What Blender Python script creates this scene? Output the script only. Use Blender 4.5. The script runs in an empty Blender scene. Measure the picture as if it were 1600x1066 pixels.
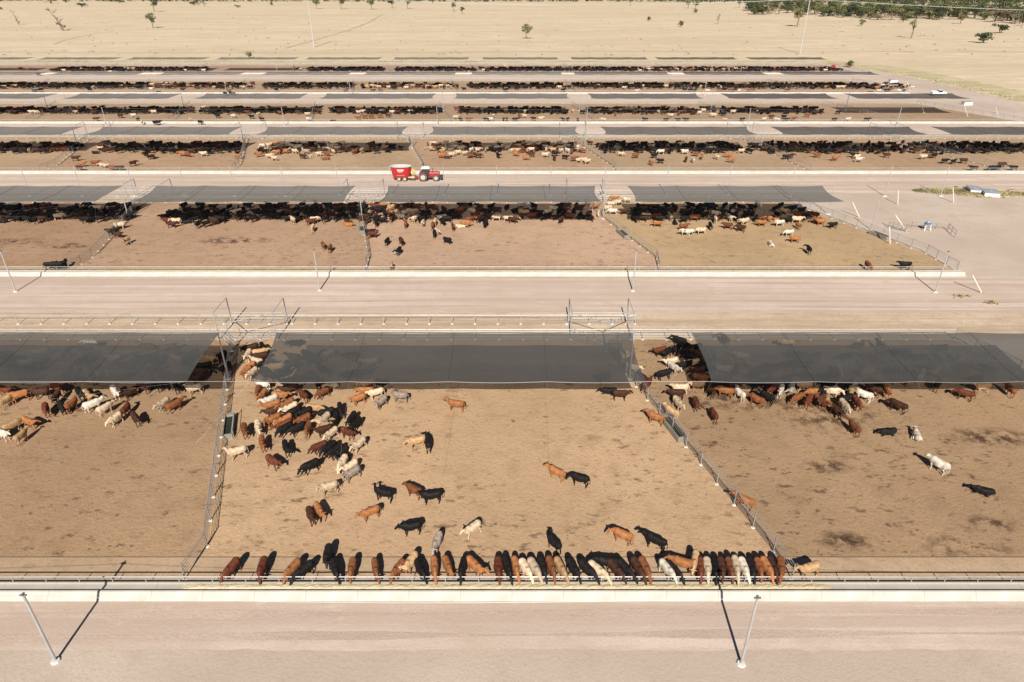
import bpy, bmesh, math, random
from mathutils import Vector, Matrix
import numpy as np
R = math.radians
S = bpy.context.scene
COL = S.collection
random.seed(11)

# ------------------------------------------------------------ camera, light, exposure
cam_d = bpy.data.cameras.new('camera'); cam = bpy.data.objects.new('camera', cam_d); COL.objects.link(cam)
cam.location = (0, 0, 38); cam.rotation_euler = (R(90 - 28.49), 0, 0)
cam_d.sensor_width = 36; cam_d.lens = 23.591; cam_d.clip_start = .5; cam_d.clip_end = 20000
S.camera = cam
SUN_EL, SUN_TURN = R(36.5), R(-1.5)
world = bpy.data.worlds.new('World'); S.world = world; world.use_nodes = True
wn = world.node_tree; bgn = wn.nodes['Background']
sky = wn.nodes.new('ShaderNodeTexSky'); sky.sky_type = 'NISHITA'; sky.sun_disc = False
sky.sun_elevation = SUN_EL; sky.sun_rotation = R(180) - SUN_TURN; sky.dust_density = .3; sky.air_density = .45
wn.links.new(sky.outputs[0], bgn.inputs['Color']); bgn.inputs['Strength'].default_value = .05
sun_d = bpy.data.lights.new('sun', 'SUN'); sun_d.energy = 5.0; sun_d.angle = R(.5); sun_d.color = (1, .93, .82)
sun = bpy.data.objects.new('sun', sun_d); COL.objects.link(sun); sun.location = (0, -40, 60)
sun.rotation_euler = (R(90) - SUN_EL, 0, SUN_TURN)      # shines towards +Y and down
S.view_settings.view_transform = 'Standard'; S.view_settings.look = 'None'
S.view_settings.exposure = .6; S.view_settings.gamma = 1; S.view_settings.use_curve_mapping = False
S.render.engine = 'CYCLES'; S.cycles.transparent_max_bounces = 12; S.cycles.max_bounces = 8; S.cycles.diffuse_bounces = 2

# ------------------------------------------------------------ tagging
USED = {}
def tag(o, label=None, cat=None, group=None, kind=None):
    if label: o['label'] = label
    if cat: o['category'] = cat
    if group: o['group'] = group
    if kind: o['kind'] = kind
    return o
ONES = 'first second third fourth fifth sixth seventh eighth ninth tenth eleventh twelfth thirteenth fourteenth fifteenth sixteenth seventeenth eighteenth nineteenth'.split()
def nth(n):
    if n < 20: return ONES[n - 1]
    if n == 100: return 'hundredth'
    if n > 100: return 'hundred-and-' + nth(n - 100)
    t = n // 10; u = n % 10
    tw = {2: 'twent', 3: 'thirt', 4: 'fort', 5: 'fift', 6: 'sixt', 7: 'sevent', 8: 'eight', 9: 'ninet'}[t]
    return tw + 'ieth' if u == 0 else tw + 'y-' + ONES[u - 1]
def order(i, n, things):           # "leftmost of the four steel poles"
    return things
# ------------------------------------------------------------ materials
def nd(nt, t, **kw):
    n = nt.nodes.new(t)
    for k, v in kw.items(): setattr(n, k, v)
    return n
MATS = {}
def mat(name, col, rough=.8, metal=0, vary=0.0, scale=1.0, objrand=0.0, spec=.3):
    if name in MATS: return MATS[name]
    m = bpy.data.materials.new(name); m.use_nodes = True; nt = m.node_tree
    b = nt.nodes['Principled BSDF']; b.inputs['Roughness'].default_value = rough
    b.inputs['Metallic'].default_value = metal; b.inputs['Specular IOR Level'].default_value = spec
    c = nd(nt, 'ShaderNodeRGB'); c.outputs[0].default_value = (*col, 1); out = c.outputs[0]
    if vary:
        g = nd(nt, 'ShaderNodeTexCoord'); n = nd(nt, 'ShaderNodeTexNoise'); n.inputs['Scale'].default_value = scale; n.inputs['Detail'].default_value = 5
        nt.links.new(g.outputs['Object'], n.inputs['Vector'])
        r = nd(nt, 'ShaderNodeMapRange'); r.inputs['From Min'].default_value = .3; r.inputs['From Max'].default_value = .7
        r.inputs['To Min'].default_value = 1 - vary; r.inputs['To Max'].default_value = 1 + vary
        nt.links.new(n.outputs['Fac'], r.inputs['Value'])
        h = nd(nt, 'ShaderNodeHueSaturation'); nt.links.new(out, h.inputs['Color']); nt.links.new(r.outputs[0], h.inputs['Value']); out = h.outputs[0]
    if objrand:
        oi = nd(nt, 'ShaderNodeObjectInfo'); r = nd(nt, 'ShaderNodeMapRange')
        r.inputs['To Min'].default_value = 1 - objrand; r.inputs['To Max'].default_value = 1 + objrand
        nt.links.new(oi.outputs['Random'], r.inputs['Value'])
        h = nd(nt, 'ShaderNodeHueSaturation'); nt.links.new(out, h.inputs['Color']); nt.links.new(r.outputs[0], h.inputs['Value']); out = h.outputs[0]
    nt.links.new(out, b.inputs['Base Color']); MATS[name] = m
    return m
def ground_mat(name, base, light, dark, stain=None, stain_amt=.0, streak=False, fine=2.2, bump=.3, patch=None, seed=0.0, tuft=0.0, bands=None):
    """dry ground: broad tone, medium mottling, fine grain, trampled dark patches. patch: list of (x,y,rx,ry) stains"""
    m = bpy.data.materials.new(name); m.use_nodes = True; nt = m.node_tree; L = nt.links
    b = nt.nodes['Principled BSDF']; b.inputs['Roughness'].default_value = .95; b.inputs['Specular IOR Level'].default_value = .1
    geo = nd(nt, 'ShaderNodeNewGeometry')
    off = nd(nt, 'ShaderNodeVectorMath', operation='ADD'); off.inputs[1].default_value = (seed * 37.1, seed * 11.7, seed); L.new(geo.outputs['Position'], off.inputs[0])
    P = off.outputs[0]
    def noise(scale, detail=4, vec=None, sc=None, rough=.55):
        n = nd(nt, 'ShaderNodeTexNoise'); n.inputs['Scale'].default_value = scale; n.inputs['Detail'].default_value = detail; n.inputs['Roughness'].default_value = rough
        v = vec or P
        if sc:
            mp = nd(nt, 'ShaderNodeVectorMath', operation='MULTIPLY'); mp.inputs[1].default_value = sc; L.new(v, mp.inputs[0]); v = mp.outputs[0]
        L.new(v, n.inputs['Vector']); return n.outputs['Fac']
    def ramp(v, a, c, lo=0., hi=1.):
        r = nd(nt, 'ShaderNodeMapRange'); r.interpolation_type = 'SMOOTHSTEP'
        for k, x in zip(('From Min', 'From Max', 'To Min', 'To Max'), (a, c, lo, hi)): r.inputs[k].default_value = x
        L.new(v, r.inputs['Value']); return r.outputs[0]
    def mix(f, c1, c2):
        x = nd(nt, 'ShaderNodeMix', data_type='RGBA')
        if isinstance(f, float): x.inputs[0].default_value = f
        else: L.new(f, x.inputs[0])
        for i, c in ((6, c1), (7, c2)):
            if isinstance(c, tuple): x.inputs[i].default_value = (*c, 1)
            else: L.new(c, x.inputs[i])
        return x.outputs[2]
    def mul(a, c):
        x = nd(nt, 'ShaderNodeMath', operation='MULTIPLY'); L.new(a, x.inputs[0])
        if isinstance(c, float): x.inputs[1].default_value = c
        else: L.new(c, x.inputs[1])
        return x.outputs[0]
    def mx(a, c):
        x = nd(nt, 'ShaderNodeMath', operation='MAXIMUM'); L.new(a, x.inputs[0]); L.new(c, x.inputs[1]); return x.outputs[0]
    c = mix(ramp(noise(.055, 3), .35, .65), base, light)
    for bs, ba, bc in (bands or ()):
        c = mix(ramp(noise(1.0, 4, sc=bs, rough=.65), .44, .62, 0, ba), c, bc)
        c = mix(ramp(noise(1.3, 4, sc=bs, rough=.65), .5, .66, 0, ba), c, light)
    if streak:
        st = noise(.35, 6, sc=(.07, 1.6, 1), rough=.65)
        c = mix(ramp(st, .42, .62, 0, .75), c, dark)
        c = mix(ramp(noise(.9, 5, sc=(.05, 1.2, 1), rough=.7), .5, .68, 0, .6), c, light)
        c = mix(ramp(noise(.8, 6, sc=(.5, 1.0, 1), rough=.75), .54, .7, 0, .55), c, light)
    med = noise(.45, 6, rough=.62)
    c = mix(ramp(med, .46, .72, 0, .45), c, dark)
    if stain:
        big = ramp(noise(.1, 2), .36, .6)
        sp = ramp(noise(1.15, 6, sc=(.55, 1, 1), rough=.68), .56, .66)
        c = mix(mul(mul(sp, big), stain_amt), c, stain)
        sp2 = ramp(noise(1.5, 4, sc=(.6, 1, 1), rough=.6), .63, .7)
        c = mix(mul(sp2, min(1., stain_amt * .9)), c, stain)
    if patch:
        acc = None
        for (x, y, rx, ry) in patch:
            v = nd(nt, 'ShaderNodeVectorMath', operation='SUBTRACT'); v.inputs[1].default_value = (x, y, 0); L.new(geo.outputs['Position'], v.inputs[0])
            s = nd(nt, 'ShaderNodeVectorMath', operation='MULTIPLY'); s.inputs[1].default_value = (1 / rx, 1 / ry, 0); L.new(v.outputs[0], s.inputs[0])
            ln = nd(nt, 'ShaderNodeVectorMath', operation='LENGTH'); L.new(s.outputs[0], ln.inputs[0])
            f = ramp(ln.outputs['Value'], .2, 1.0, 1, 0); acc = f if acc is None else mx(acc, f)
        brk = ramp(noise(.9, 6, rough=.7), .42, .6)
        c = mix(mul(acc, brk), c, (.06, .033, .022))
    if tuft:
        t = ramp(noise(.35, 6, sc=(.25, 1, 1), rough=.7), .54, .72); c = mix(mul(t, tuft), c, dark)
    # pale and dark grit
    g1 = noise(fine, 3, rough=.7); c = mix(ramp(g1, .56, .7, 0, .6), c, dark)
    c = mix(ramp(noise(fine * 1.7, 2, rough=.7, sc=(1, 1.3, 1)), .6, .72, 0, .4), c, light)
    c = mix(ramp(noise(fine * 2.6, 3, rough=.8), .5, .62, 0, .45), c, dark)
    L.new(c, b.inputs['Base Color'])
    bp = nd(nt, 'ShaderNodeBump'); bp.inputs['Strength'].default_value = bump; bp.inputs['Distance'].default_value = .16
    sm = nd(nt, 'ShaderNodeMath', operation='ADD'); L.new(med, sm.inputs[0]); L.new(g1, sm.inputs[1])
    L.new(sm.outputs[0], bp.inputs['Height']); L.new(bp.outputs[0], b.inputs['Normal'])
    MATS[name] = m
    return m
STEEL = mat('galvanised_steel', (.4, .405, .41), .5, .3, vary=.15, scale=.7)
DSTEEL = mat('weathered_steel', (.2, .2, .2), .6, .4, vary=.2, scale=.6)
RSTEEL = mat('dull_steel', (.27, .26, .245), .65, .1, vary=.2, scale=.6)
CABLE = mat('steel_cable', (.3, .3, .3), .5, .4)
CONC = mat('concrete', (.4, .37, .32), .9, 0, vary=.12, scale=.35)
CONC_WALL = mat('pale_concrete', (.41, .385, .35), .85, 0, vary=.13, scale=.8)
WHITE = mat('white_paint', (.78, .77, .74), .5)
REDP = mat('red_paint', (.36, .022, .022), .35, spec=.5)
GREYP = mat('grey_paint', (.3, .31, .33), .5)
TYRE = mat('tyre_rubber', (.1, .09, .08), .9, vary=.2, scale=3)
RIM = mat('wheel_rim', (.45, .42, .35), .5)
GLASS = mat('cab_glass', (.03, .04, .05), .12, spec=.6)
YELL = mat('ochre_paint', (.5, .34, .14), .6)
DARKM = mat('dark_metal', (.04, .04, .045), .6)
# shade cloth: knitted net that lets part of the light through its holes
def cloth_material(name, lo, hi):
    m = bpy.data.materials.new(name); m.use_nodes = True; nt = m.node_tree; nt.nodes.clear(); L = nt.links
    o = nd(nt, 'ShaderNodeOutputMaterial'); tr = nd(nt, 'ShaderNodeBsdfTransparent'); df = nd(nt, 'ShaderNodeBsdfDiffuse'); tl = nd(nt, 'ShaderNodeBsdfTranslucent')
    geo = nd(nt, 'ShaderNodeNewGeometry'); n = nd(nt, 'ShaderNodeTexNoise'); n.inputs['Scale'].default_value = .35; n.inputs['Detail'].default_value = 4
    sc = nd(nt, 'ShaderNodeVectorMath', operation='MULTIPLY'); sc.inputs[1].default_value = (.35, 1.6, 1)
    L.new(geo.outputs['Position'], sc.inputs[0]); L.new(sc.outputs[0], n.inputs['Vector'])
    cr = nd(nt, 'ShaderNodeMix', data_type='RGBA'); cr.inputs[6].default_value = (*lo, 1); cr.inputs[7].default_value = (*hi, 1)
    L.new(n.outputs['Fac'], cr.inputs[0]); L.new(cr.outputs[2], df.inputs['Color']); tl.inputs['Color'].default_value = (.03, .03, .03, 1)
    a = nd(nt, 'ShaderNodeMixShader'); a.inputs[0].default_value = .25; L.new(df.outputs[0], a.inputs[1]); L.new(tl.outputs[0], a.inputs[2])
    k = nd(nt, 'ShaderNodeMixShader')
    r = nd(nt, 'ShaderNodeMapRange'); r.inputs['From Min'].default_value = .35; r.inputs['From Max'].default_value = .65; r.inputs['To Min'].default_value = .78; r.inputs['To Max'].default_value = .83
    L.new(n.outputs['Fac'], r.inputs['Value']); L.new(r.outputs[0], k.inputs[0])
    L.new(tr.outputs[0], k.inputs[1]); L.new(a.outputs[0], k.inputs[2]); L.new(k.outputs[0], o.inputs['Surface'])
    return m
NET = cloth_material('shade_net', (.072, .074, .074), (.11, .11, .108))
NET_PAINTED_SHEEN = cloth_material('painted_sheen_net', (.118, .124, .124), (.17, .172, .168))  # same net, paler: sheen at a grazing view painted into the colour
NET_PAINTED_DIM = cloth_material('painted_dim_net', (.035, .038, .045), (.06, .063, .07))  # same net, darker and bluer: sheen falling off to the right, painted in

# ------------------------------------------------------------ mesh builder
class MB:
    def __init__(s): s.v = []; s.f = []; s.m = []; s.cur = 0
    def quad(s, *p): n = len(s.v); s.v += [tuple(q) for q in p]; s.f.append(tuple(range(n, n + len(p)))); s.m.append(s.cur)
    def box(s, x0, x1, y0, y1, z0, z1, taper=None):
        n = len(s.v); tx, ty = taper or (0, 0)
        s.v += [(x0, y0, z0), (x1, y0, z0), (x1, y1, z0), (x0, y1, z0), (x0 + tx, y0 + ty, z1), (x1 - tx, y0 + ty, z1), (x1 - tx, y1 - ty, z1), (x0 + tx, y1 - ty, z1)]
        for f in ((3, 2, 1, 0), (4, 5, 6, 7), (0, 1, 5, 4), (1, 2, 6, 5), (2, 3, 7, 6), (3, 0, 4, 7)): s.f.append(tuple(n + i for i in f)); s.m.append(s.cur)
    def tube(s, pts, r, k=6, cap=True):
        pts = [Vector(p) for p in pts]; rs = r if isinstance(r, (list, tuple)) else [r] * len(pts); n0 = len(s.v)
        for i, p in enumerate(pts):
            d = (pts[min(i + 1, len(pts) - 1)] - pts[max(i - 1, 0)]).normalized()
            a = d.cross(Vector((0, 0, 1)) if abs(d.z) < .9 else Vector((1, 0, 0))).normalized(); b = d.cross(a)
            for j in range(k):
                t = 2 * math.pi * j / k; q = p + (a * math.cos(t) + b * math.sin(t)) * rs[i]; s.v.append(tuple(q))
        for i in range(len(pts) - 1):
            for j in range(k):
                s.f.append((n0 + i * k + j, n0 + i * k + (j + 1) % k, n0 + (i + 1) * k + (j + 1) % k, n0 + (i + 1) * k + j)); s.m.append(s.cur)
        if cap:
            s.f.append(tuple(n0 + j for j in reversed(range(k)))); s.m.append(s.cur)
            e = n0 + (len(pts) - 1) * k; s.f.append(tuple(e + j for j in range(k))); s.m.append(s.cur)
    def mesh(s, name, mats, smooth=False):
        me = bpy.data.meshes.new(name); me.from_pydata(s.v, [], s.f)
        for m in (mats if isinstance(mats, (list, tuple)) else [mats]): me.materials.append(m)
        me.polygons.foreach_set('material_index', s.m)
        if smooth: me.polygons.foreach_set('use_smooth', [True] * len(s.f))
        me.update(); return me
    def build(s, name, mats, parent=None, loc=None, smooth=False):
        return link(name, s.mesh(name, mats, smooth), parent, loc)
def link(name, me, parent=None, loc=None, rot=None, scale=None):
    o = bpy.data.objects.new(name, me); COL.objects.link(o)
    if parent: o.parent = parent
    if loc: o.location = loc
    if rot: o.rotation_euler = rot
    if scale: o.scale = scale
    return o
def empty(name, loc=(0, 0, 0), rz=0):
    o = bpy.data.objects.new(name, None); COL.objects.link(o); o.location = loc; o.rotation_euler = (0, 0, rz); o.empty_display_size = .3
    return o
def sheet(name, pts, z, m, kind='structure', step=None, wob=0):
    """flat polygon lying on the ground; wob gives it a slightly ragged outline"""
    q = []
    for i, p in enumerate(pts):
        a = Vector((*p, 0)); b = Vector((*pts[(i + 1) % len(pts)], 0)); q.append((a.x, a.y, z))
        if step:
            n = int((b - a).length / step)
            for k in range(1, n):
                c = a.lerp(b, k / n); q.append((c.x + random.uniform(-wob, wob), c.y + random.uniform(-wob, wob), z))
    me = bpy.data.meshes.new(name); bm = bmesh.new(); vs = [bm.verts.new(p) for p in q]; f = bm.faces.new(vs)
    if f.normal.z < 0: f.normal_flip()
    bmesh.ops.triangulate(bm, faces=bm.faces[:]); bm.normal_update()
    for f in bm.faces:
        if f.normal.z < 0: f.normal_flip()
    bm.to_mesh(me); bm.free(); me.materials.append(m)
    o = link(name, me); o['kind'] = kind; return o

# ------------------------------------------------------------ the layout, in metres
TIERS = [
 dict(bunk=32.66, x0=-75, x1=75, back=70.3, lane=74.4, sf=52.6, sb=61.0, zf=5.2, zb=5.9,
      sails=[(-68, -30.0), (-24.2, 12.4), (18.4, 56.5)], spost=61.4,
      div=[((-67.0, 34.1), (-66.6, 37.5), (-75.5, 67.5)), ((-23.4, 34.1), (-23.1, 37.3), (-32.3, 67.5)), ((20.0, 34.1), (19.6, 36.7), (10.9, 67.5)), ((64.5, 34.1), (63.5, 37.5), (52.6, 70.3))]),
 dict(bunk=89.93, x0=-125, x1=65.4, back=125.6, lane=129.4, sf=108.0, sb=117.2, zf=5.5, zb=5.6,
      sails=[(-106, -68.6), (-62.8, -27.6), (-21.9, 14.7), (20.3, 54.8)], spost=115.8,
      div=[((-108, 91.4), (-108.2, 96.5), (-115.5, 123.4)), ((-64.8, 91.4), (-64.6, 97.0), (-70.0, 123.4)), ((-21.5, 91.4), (-21.9, 96.0), (-28.6, 123.4)), ((21.6, 91.4), (22.1, 96.3), (14.0, 123.4)), ((65.2, 91.4), (64.6, 98.5), (52.8, 125.6))]),
 dict(bunk=147.2, x0=-160, x1=150, back=183, lane=187, sf=161.7, sb=170.9, zf=5.5, zb=5.5,
      sails=[(-145, -105.9), (-100.9, -66.5), (-60.3, -25.6), (-19.8, 16.1), (21.7, 57.9), (63.7, 98), (103.3, 142)], spost=172,
      div=[((-147, 148.6), (-147, 153.5), (-154, 181)), ((-104.6, 148.6), (-104.2, 154), (-112, 181)), ((-62, 148.6), (-62.3, 154), (-70, 181)), ((-20, 148.6), (-20.4, 154), (-27.5, 181)), ((23.2, 148.6), (22.8, 154), (16.2, 181)), ((66.2, 148.6), (65.4, 154), (61.5, 181)), ((109, 148.6), (108, 154), (100, 181))]),
 dict(bunk=204.5, x0=-190, x1=152, back=238, lane=242, sf=214.5, sb=224.7, zf=5.5, zb=5.5,
      sails=[(-184, -144), (-137, -104.6), (-97, -64.5), (-58.8, -24), (-17.9, 17.7), (23.9, 58.4), (66, 99.5), (105.1, 139.6)], spost=226,
      div=[((-144, 206), (-145, 211), (-153, 236)), ((-102, 206), (-102.4, 211), (-108, 236)), ((-60, 206), (-60.8, 211), (-66, 236)), ((-18, 206), (-18.7, 211), (-24.5, 236)), ((24.6, 206), (24.2, 211), (20, 236)), ((67.5, 206), (66.6, 211), (62.5, 236)), ((113.5, 206), (112.5, 211), (104.5, 236)), ((151.6, 206), (149, 211), (137, 238))]),
 dict(bunk=261.7, x0=-225, x1=147, back=294, lane=298, sf=271.5, sb=280.3, zf=5.5, zb=5.5,
      sails=[(-222, -180), (-176.4, -142.3), (-135, -103.4), (-95.4, -62), (-56.7, -21.4), (-15.8, 19.5), (23.6, 60.3), (65.7, 97.3), (103.4, 139.9)], spost=282,
      div=[((-180, 263), (-181, 268), (-189, 292)), ((-138.7, 263), (-139, 268), (-148, 292)), ((-101.5, 263), (-102, 268), (-109, 292)), ((-59.7, 263), (-60, 268), (-65, 292)), ((-20.5, 263), (-20.9, 268), (-25, 292)), ((24, 263), (23.8, 268), (21.5, 292)), ((68.2, 263), (67.7, 268), (64, 292)), ((111, 263), (110, 268), (104, 292)), ((146.4, 263), (146, 268), (140, 294))]),
 dict(bunk=319.0, x0=-262, x1=158, back=350, lane=354, sf=324.6, sb=333.8, zf=5.5, zb=5.5,
      sails=[(-260, -219.3), (-214.4, -179), (-174, -138.7), (-133.8, -97.8), (-93.5, -59.6), (-53.8, -19.6), (-13.5, 21), (26.8, 61.6), (65.6, 101.9), (107.3, 142.2)], spost=335,
      div=[((-183, 320.4), (-184, 325), (-190, 348)), ((-141, 320.4), (-141.5, 325), (-147, 348)), ((-98.5, 320.4), (-99, 325), (-105, 348)), ((-54.8, 320.4), (-55.3, 325), (-60, 348)), ((-15.5, 320.4), (-15.9, 325), (-20, 348)), ((27.8, 320.4), (27.4, 325), (24.5, 348)), ((72.3, 320.4), (72.1, 325), (69, 348)), ((113, 320.4), (112.5, 325), (109, 348)), ((157, 320.4), (156.4, 325), (152.5, 350))]),
]
ROWNAME = ['nearest', 'second', 'third', 'fourth', 'fifth', 'farthest']

# ------------------------------------------------------------ ground
GRASS = ground_mat('dry_grass', (.6, .487, .35), (.67, .56, .42), (.47, .38, .265), fine=.9, bump=.2, streak=True, tuft=.45, bands=[((.004, .016, 1), .7, (.46, .35, .23)), ((.02, .075, 1), .55, (.43, .365, .24)), ((.07, .25, 1), .5, (.4, .34, .225))])
PAD = ground_mat('gravel_pad', (.43, .35, .29), (.5, .42, .355), (.375, .3, .245), fine=3.6, bump=.16, seed=3)
ROAD = ground_mat('gravel_road', (.49, .395, .33), (.57, .475, .41), (.42, .325, .262), streak=True, fine=4.5, bump=.15, seed=5, bands=[((.006, .42, 1), .7, (.4, .31, .255))])
LANE = ground_mat('lane_dirt', (.47, .36, .26), (.56, .45, .35), (.34, .25, .17), streak=True, seed=7)
APRON = ground_mat('apron_concrete', (.36, .255, .165), (.43, .31, .205), (.26, .18, .115), stain=(.14, .09, .06), stain_amt=.3, fine=3, bump=.15, seed=9)
def dirt(i, base, stain_amt, patch=None):
    b = Vector(base)
    return ground_mat('pen_dirt_%d' % i, base, tuple(b * 1.16), tuple(Vector((b.x * .72, b.y * .68, b.z * .64))), stain=(.085, .05, .035), stain_amt=stain_amt, fine=3.2, bump=.42, seed=20 + i, patch=patch)
DIRT = [
 [dirt(0, (.3, .2, .12), .8), dirt(1, (.31, .205, .124), .85), dirt(2, (.405, .275, .168), .75), dirt(3, (.3, .2, .12), .9, [(25.6, 37.9, 3.0, 1.3), (34.5, 37.3, 4.8, 1.7), (37.5, 39.6, 3, 1.4), (28, 46.8, 3, 1.3), (31, 55.0, 9, 4.0), (24, 57.4, 8, 3), (45, 51, 6, 2)]), dirt(4, (.3, .22, .15), .3)],
 [dirt(5, (.3, .19, .125), .8, [(-85, 104, 16, 2.2)]), dirt(6, (.31, .2, .13), .8, [(-86, 104, 16, 2.2), (-72, 102, 6, 2)]), dirt(7, (.35, .232, .155), .75, [(-45, 104.5, 9, 2.3)]), dirt(8, (.405, .275, .19), .7), dirt(9, (.37, .262, .155), .45)],
 [dirt(10, (.35, .237, .155), .6, [(-118, 166, 18, 2)]), dirt(11, (.35, .25, .165), .35)],
 [dirt(12, (.32, .225, .15), .3)], [dirt(13, (.33, .23, .155), .3)], [dirt(14, (.33, .225, .16), .3)]]
tag(sheet('ground', [(-6000, -300), (6000, -300), (6000, 9000), (-6000, 9000)], 0, GRASS), 'pale dry grassland running to the far tree line')
tag(sheet('gravel_yard', [(-400, -60), (400, -60), (400, 120), (300, 180), (215, 215), (174.7, 239.9), (174.9, 262), (173.5, 290), (170.7, 318.7), (163.3, 340), (152, 364), (-400, 366)], .02, PAD, step=6, wob=.5), 'gravel yard round the cattle pens')
yards = [(-60, -400, 400, 31.9)] + [(0, T['x0'] - 60, 400, 0) for T in TIERS]
prev = -60
for k, T in enumerate(TIERS):
    y1 = T['bunk'] - .4; xr = (300, 75, 165, 166, 160, 158)[k]
    if k == 0: y0 = 28.4
    else: y0 = TIERS[k - 1]['lane'] + (2.2 if k > 1 else 4.0)
    if k: xr = (0, 73, 158, 158, 153, 158)[k]
    if k == 1: xr = 110
    tag(sheet('feed_road', [(-400, y0), (xr, y0), (xr, y1), (-400, y1)], .03, ROAD, step=1.2 if k == 0 else 3, wob=.14), 'pinkish gravel feed road before the %s row of pens' % ROWNAME[k])
tag(sheet('feed_road', [(-400, 358), (140, 358), (146, 363), (-400, 363)], .03, ROAD, step=5, wob=.3), 'gravel track behind the farthest pens')
WEEDY = ground_mat('weedy_ground', (.47, .39, .255), (.55, .465, .32), (.33, .3, .16), tuft=.8, fine=1.5, seed=51, bands=[((.06, .22, 1), .75, (.3, .28, .14))])
tag(sheet('weed_patch', [(80.5, 133.5), (86, 131.4), (93, 128.8), (99, 128.6), (104, 131), (103, 134.2), (97, 135.8), (90, 136.6), (84, 135.9)], .034, WEEDY, step=.7, wob=.45), 'weedy dry grass patch in the gravel yard')
tag(sheet('verge', [(174, 236), (176, 239), (177, 262), (176, 290), (174, 318), (167, 341), (156, 363), (160, 374), (182, 352), (190, 318), (192, 270), (188, 232)], .03, WEEDY, step=3, wob=1.6), 'rough grass verge right of the gravel yard')
tag(sheet('verge', [(-400, 363), (152, 363), (156, 371), (-400, 375)], .026, WEEDY, step=3, wob=.9), 'rough grass verge behind the farthest pens')
WTR = ground_mat('worn_track', (.42, .33, .275), (.47, .375, .315), (.37, .285, .235), fine=4, seed=61)
for k, ys in ((0, (29.5, 31.2)), (1, (79.3, 81.1, 87.0, 88.7)), (2, (138.0, 139.9, 143.4, 145.2))):
    for y in ys:
        n = 70; P0 = []; P1 = []
        for j in range(n + 1):
            x = -90 + 190 * j / n; w = .2 + .14 * math.sin(x * .23 + y) + random.uniform(-.04, .04); yy = y + (.12 if k == 0 else .35) * math.sin(x / 21 + k) ; w = max(w, .06); P0.append((x, yy - w)); P1.append((x, yy + w))
        m_ = MB()
        for j in range(n): m_.quad((*P0[j], .038), (*P0[j + 1], .038), (*P1[j + 1], .038), (*P1[j], .038))
        tag(m_.build('wheel_rut', WTR), 'worn wheel rut along the gravel feed road', kind='structure')
# tan dirt strips: the cattle lane behind each row
for k, T in enumerate(TIERS):
    xr = {0: 95, 1: 56, 2: 140, 3: 137, 4: 140, 5: 152}[k]
    tag(sheet('cattle_lane', [(T['x0'] - 40, T['back'] + .1), (xr, T['back'] + .1), (xr, T['lane'] + (1.8 if k else 3.2)), (T['x0'] - 40, T['lane'] + (1.8 if k else 3.2))], .035, LANE, step=2.5, wob=.15), 'narrow dirt cattle lane behind the %s row of pens' % ROWNAME[k])
# pen floors, each from the bunk apron to the back fence
for k, T in enumerate(TIERS):
    D = T['div']; yb = T['bunk'] + 3.55; n = 0
    lines = [((T['x0'] - 40, yb), (T['x0'] - 40, yb + 3), (T['x0'] - 48, T['back']))] + [(d[0], d[1], (d[2][0], T['back'])) for d in D]
    if k == 2: lines.append(((151, yb), (150, yb + 3), (141, T['back'])))
    for i in range(len(lines) - 1):
        a, b = lines[i], lines[i + 1]
        ms = DIRT[k]; m = ms[min(i, len(ms) - 1)] if len(ms) > 2 else ms[i % len(ms)]
        if k == 0: m = ms[i]
        tag(sheet('pen_floor', [(a[0][0], yb), (b[0][0], yb), b[1], b[2], a[2], a[1]], .05, m), None)
    xr = D[-1][0][0] if k != 2 else 151
    tag(sheet('apron_edge', [(T['x0'] - 40, yb - .03), (T['div'][-1][0][0] if k != 2 else 151, yb - .03), (T['div'][-1][0][0] if k != 2 else 151, yb + .05), (T['x0'] - 40, yb + .05)], .06, mat('dark_edge', (.13, .085, .055), .95)), 'dark joint where the apron of the %s row meets the dirt' % ROWNAME[k]) if k < 2 else None
    tag(sheet('bunk_apron', [(T['x0'] - 40, T['bunk'] + .8), (xr, T['bunk'] + .8), (xr, yb + .01), (T['x0'] - 40, yb + .01)], .055, APRON), 'concrete apron behind the %s feed trough' % ROWNAME[k])

# ------------------------------------------------------------ fences
post_me = {}
def post_mesh(h, r=.05, m=STEEL):
    key = (h, r, m.name)
    if key not in post_me:
        b = MB(); b.tube([(0, 0, 0), (0, 0, h)], r, 6); post_me[key] = b.mesh('post', m)
    return post_me[key]
fb = MB(); fb.tube([(0, 0, 0), (0, 0, .07)], [.19, .14], 8); FOOT = fb.mesh('footing', mat('white_footing', (.55, .53, .48), .9))
def fence(name, label, pts, rails, space, h, feet=True, cat='fence', group=None, r=.04, m=STEEL, pr=.05, sag=0, thin=.012):
    root = empty(name, (*pts[0], 0)); tag(root, label, cat, group); ox, oy = pts[0]
    P = [Vector((x - ox, y - oy, 0)) for x, y in pts]
    for z, rr in rails:
        b = MB(); b.tube([p + Vector((0, 0, z)) for p in P], rr, 5); b.build('rail' if rr > .015 else 'cable', m if rr > .015 else CABLE, root)
    for i in range(len(P) - 1):
        L = (P[i + 1] - P[i]).length; n = max(1, round(L / space))
        for j in range(n + (1 if i == len(P) - 2 else 0)):
            p = P[i].lerp(P[i + 1], j / n)
            link('post', post_mesh(h, pr, m), root, (p.x, p.y, .04))
            if feet: link('footing', FOOT, root, (p.x, p.y, .04))
    return root
SIDE = {0: ['far left', 'left', 'right', 'far right']}
def divname(k, i, n):
    if k == 0: return ['off at the left edge', 'left of the middle pen', 'right of the middle pen', 'at the far right edge'][i]
    return 'number'
RAILS = [(1.5, .035), (1.25, .02), (.98, .02), (.72, .016), (.46, .016)]
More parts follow.
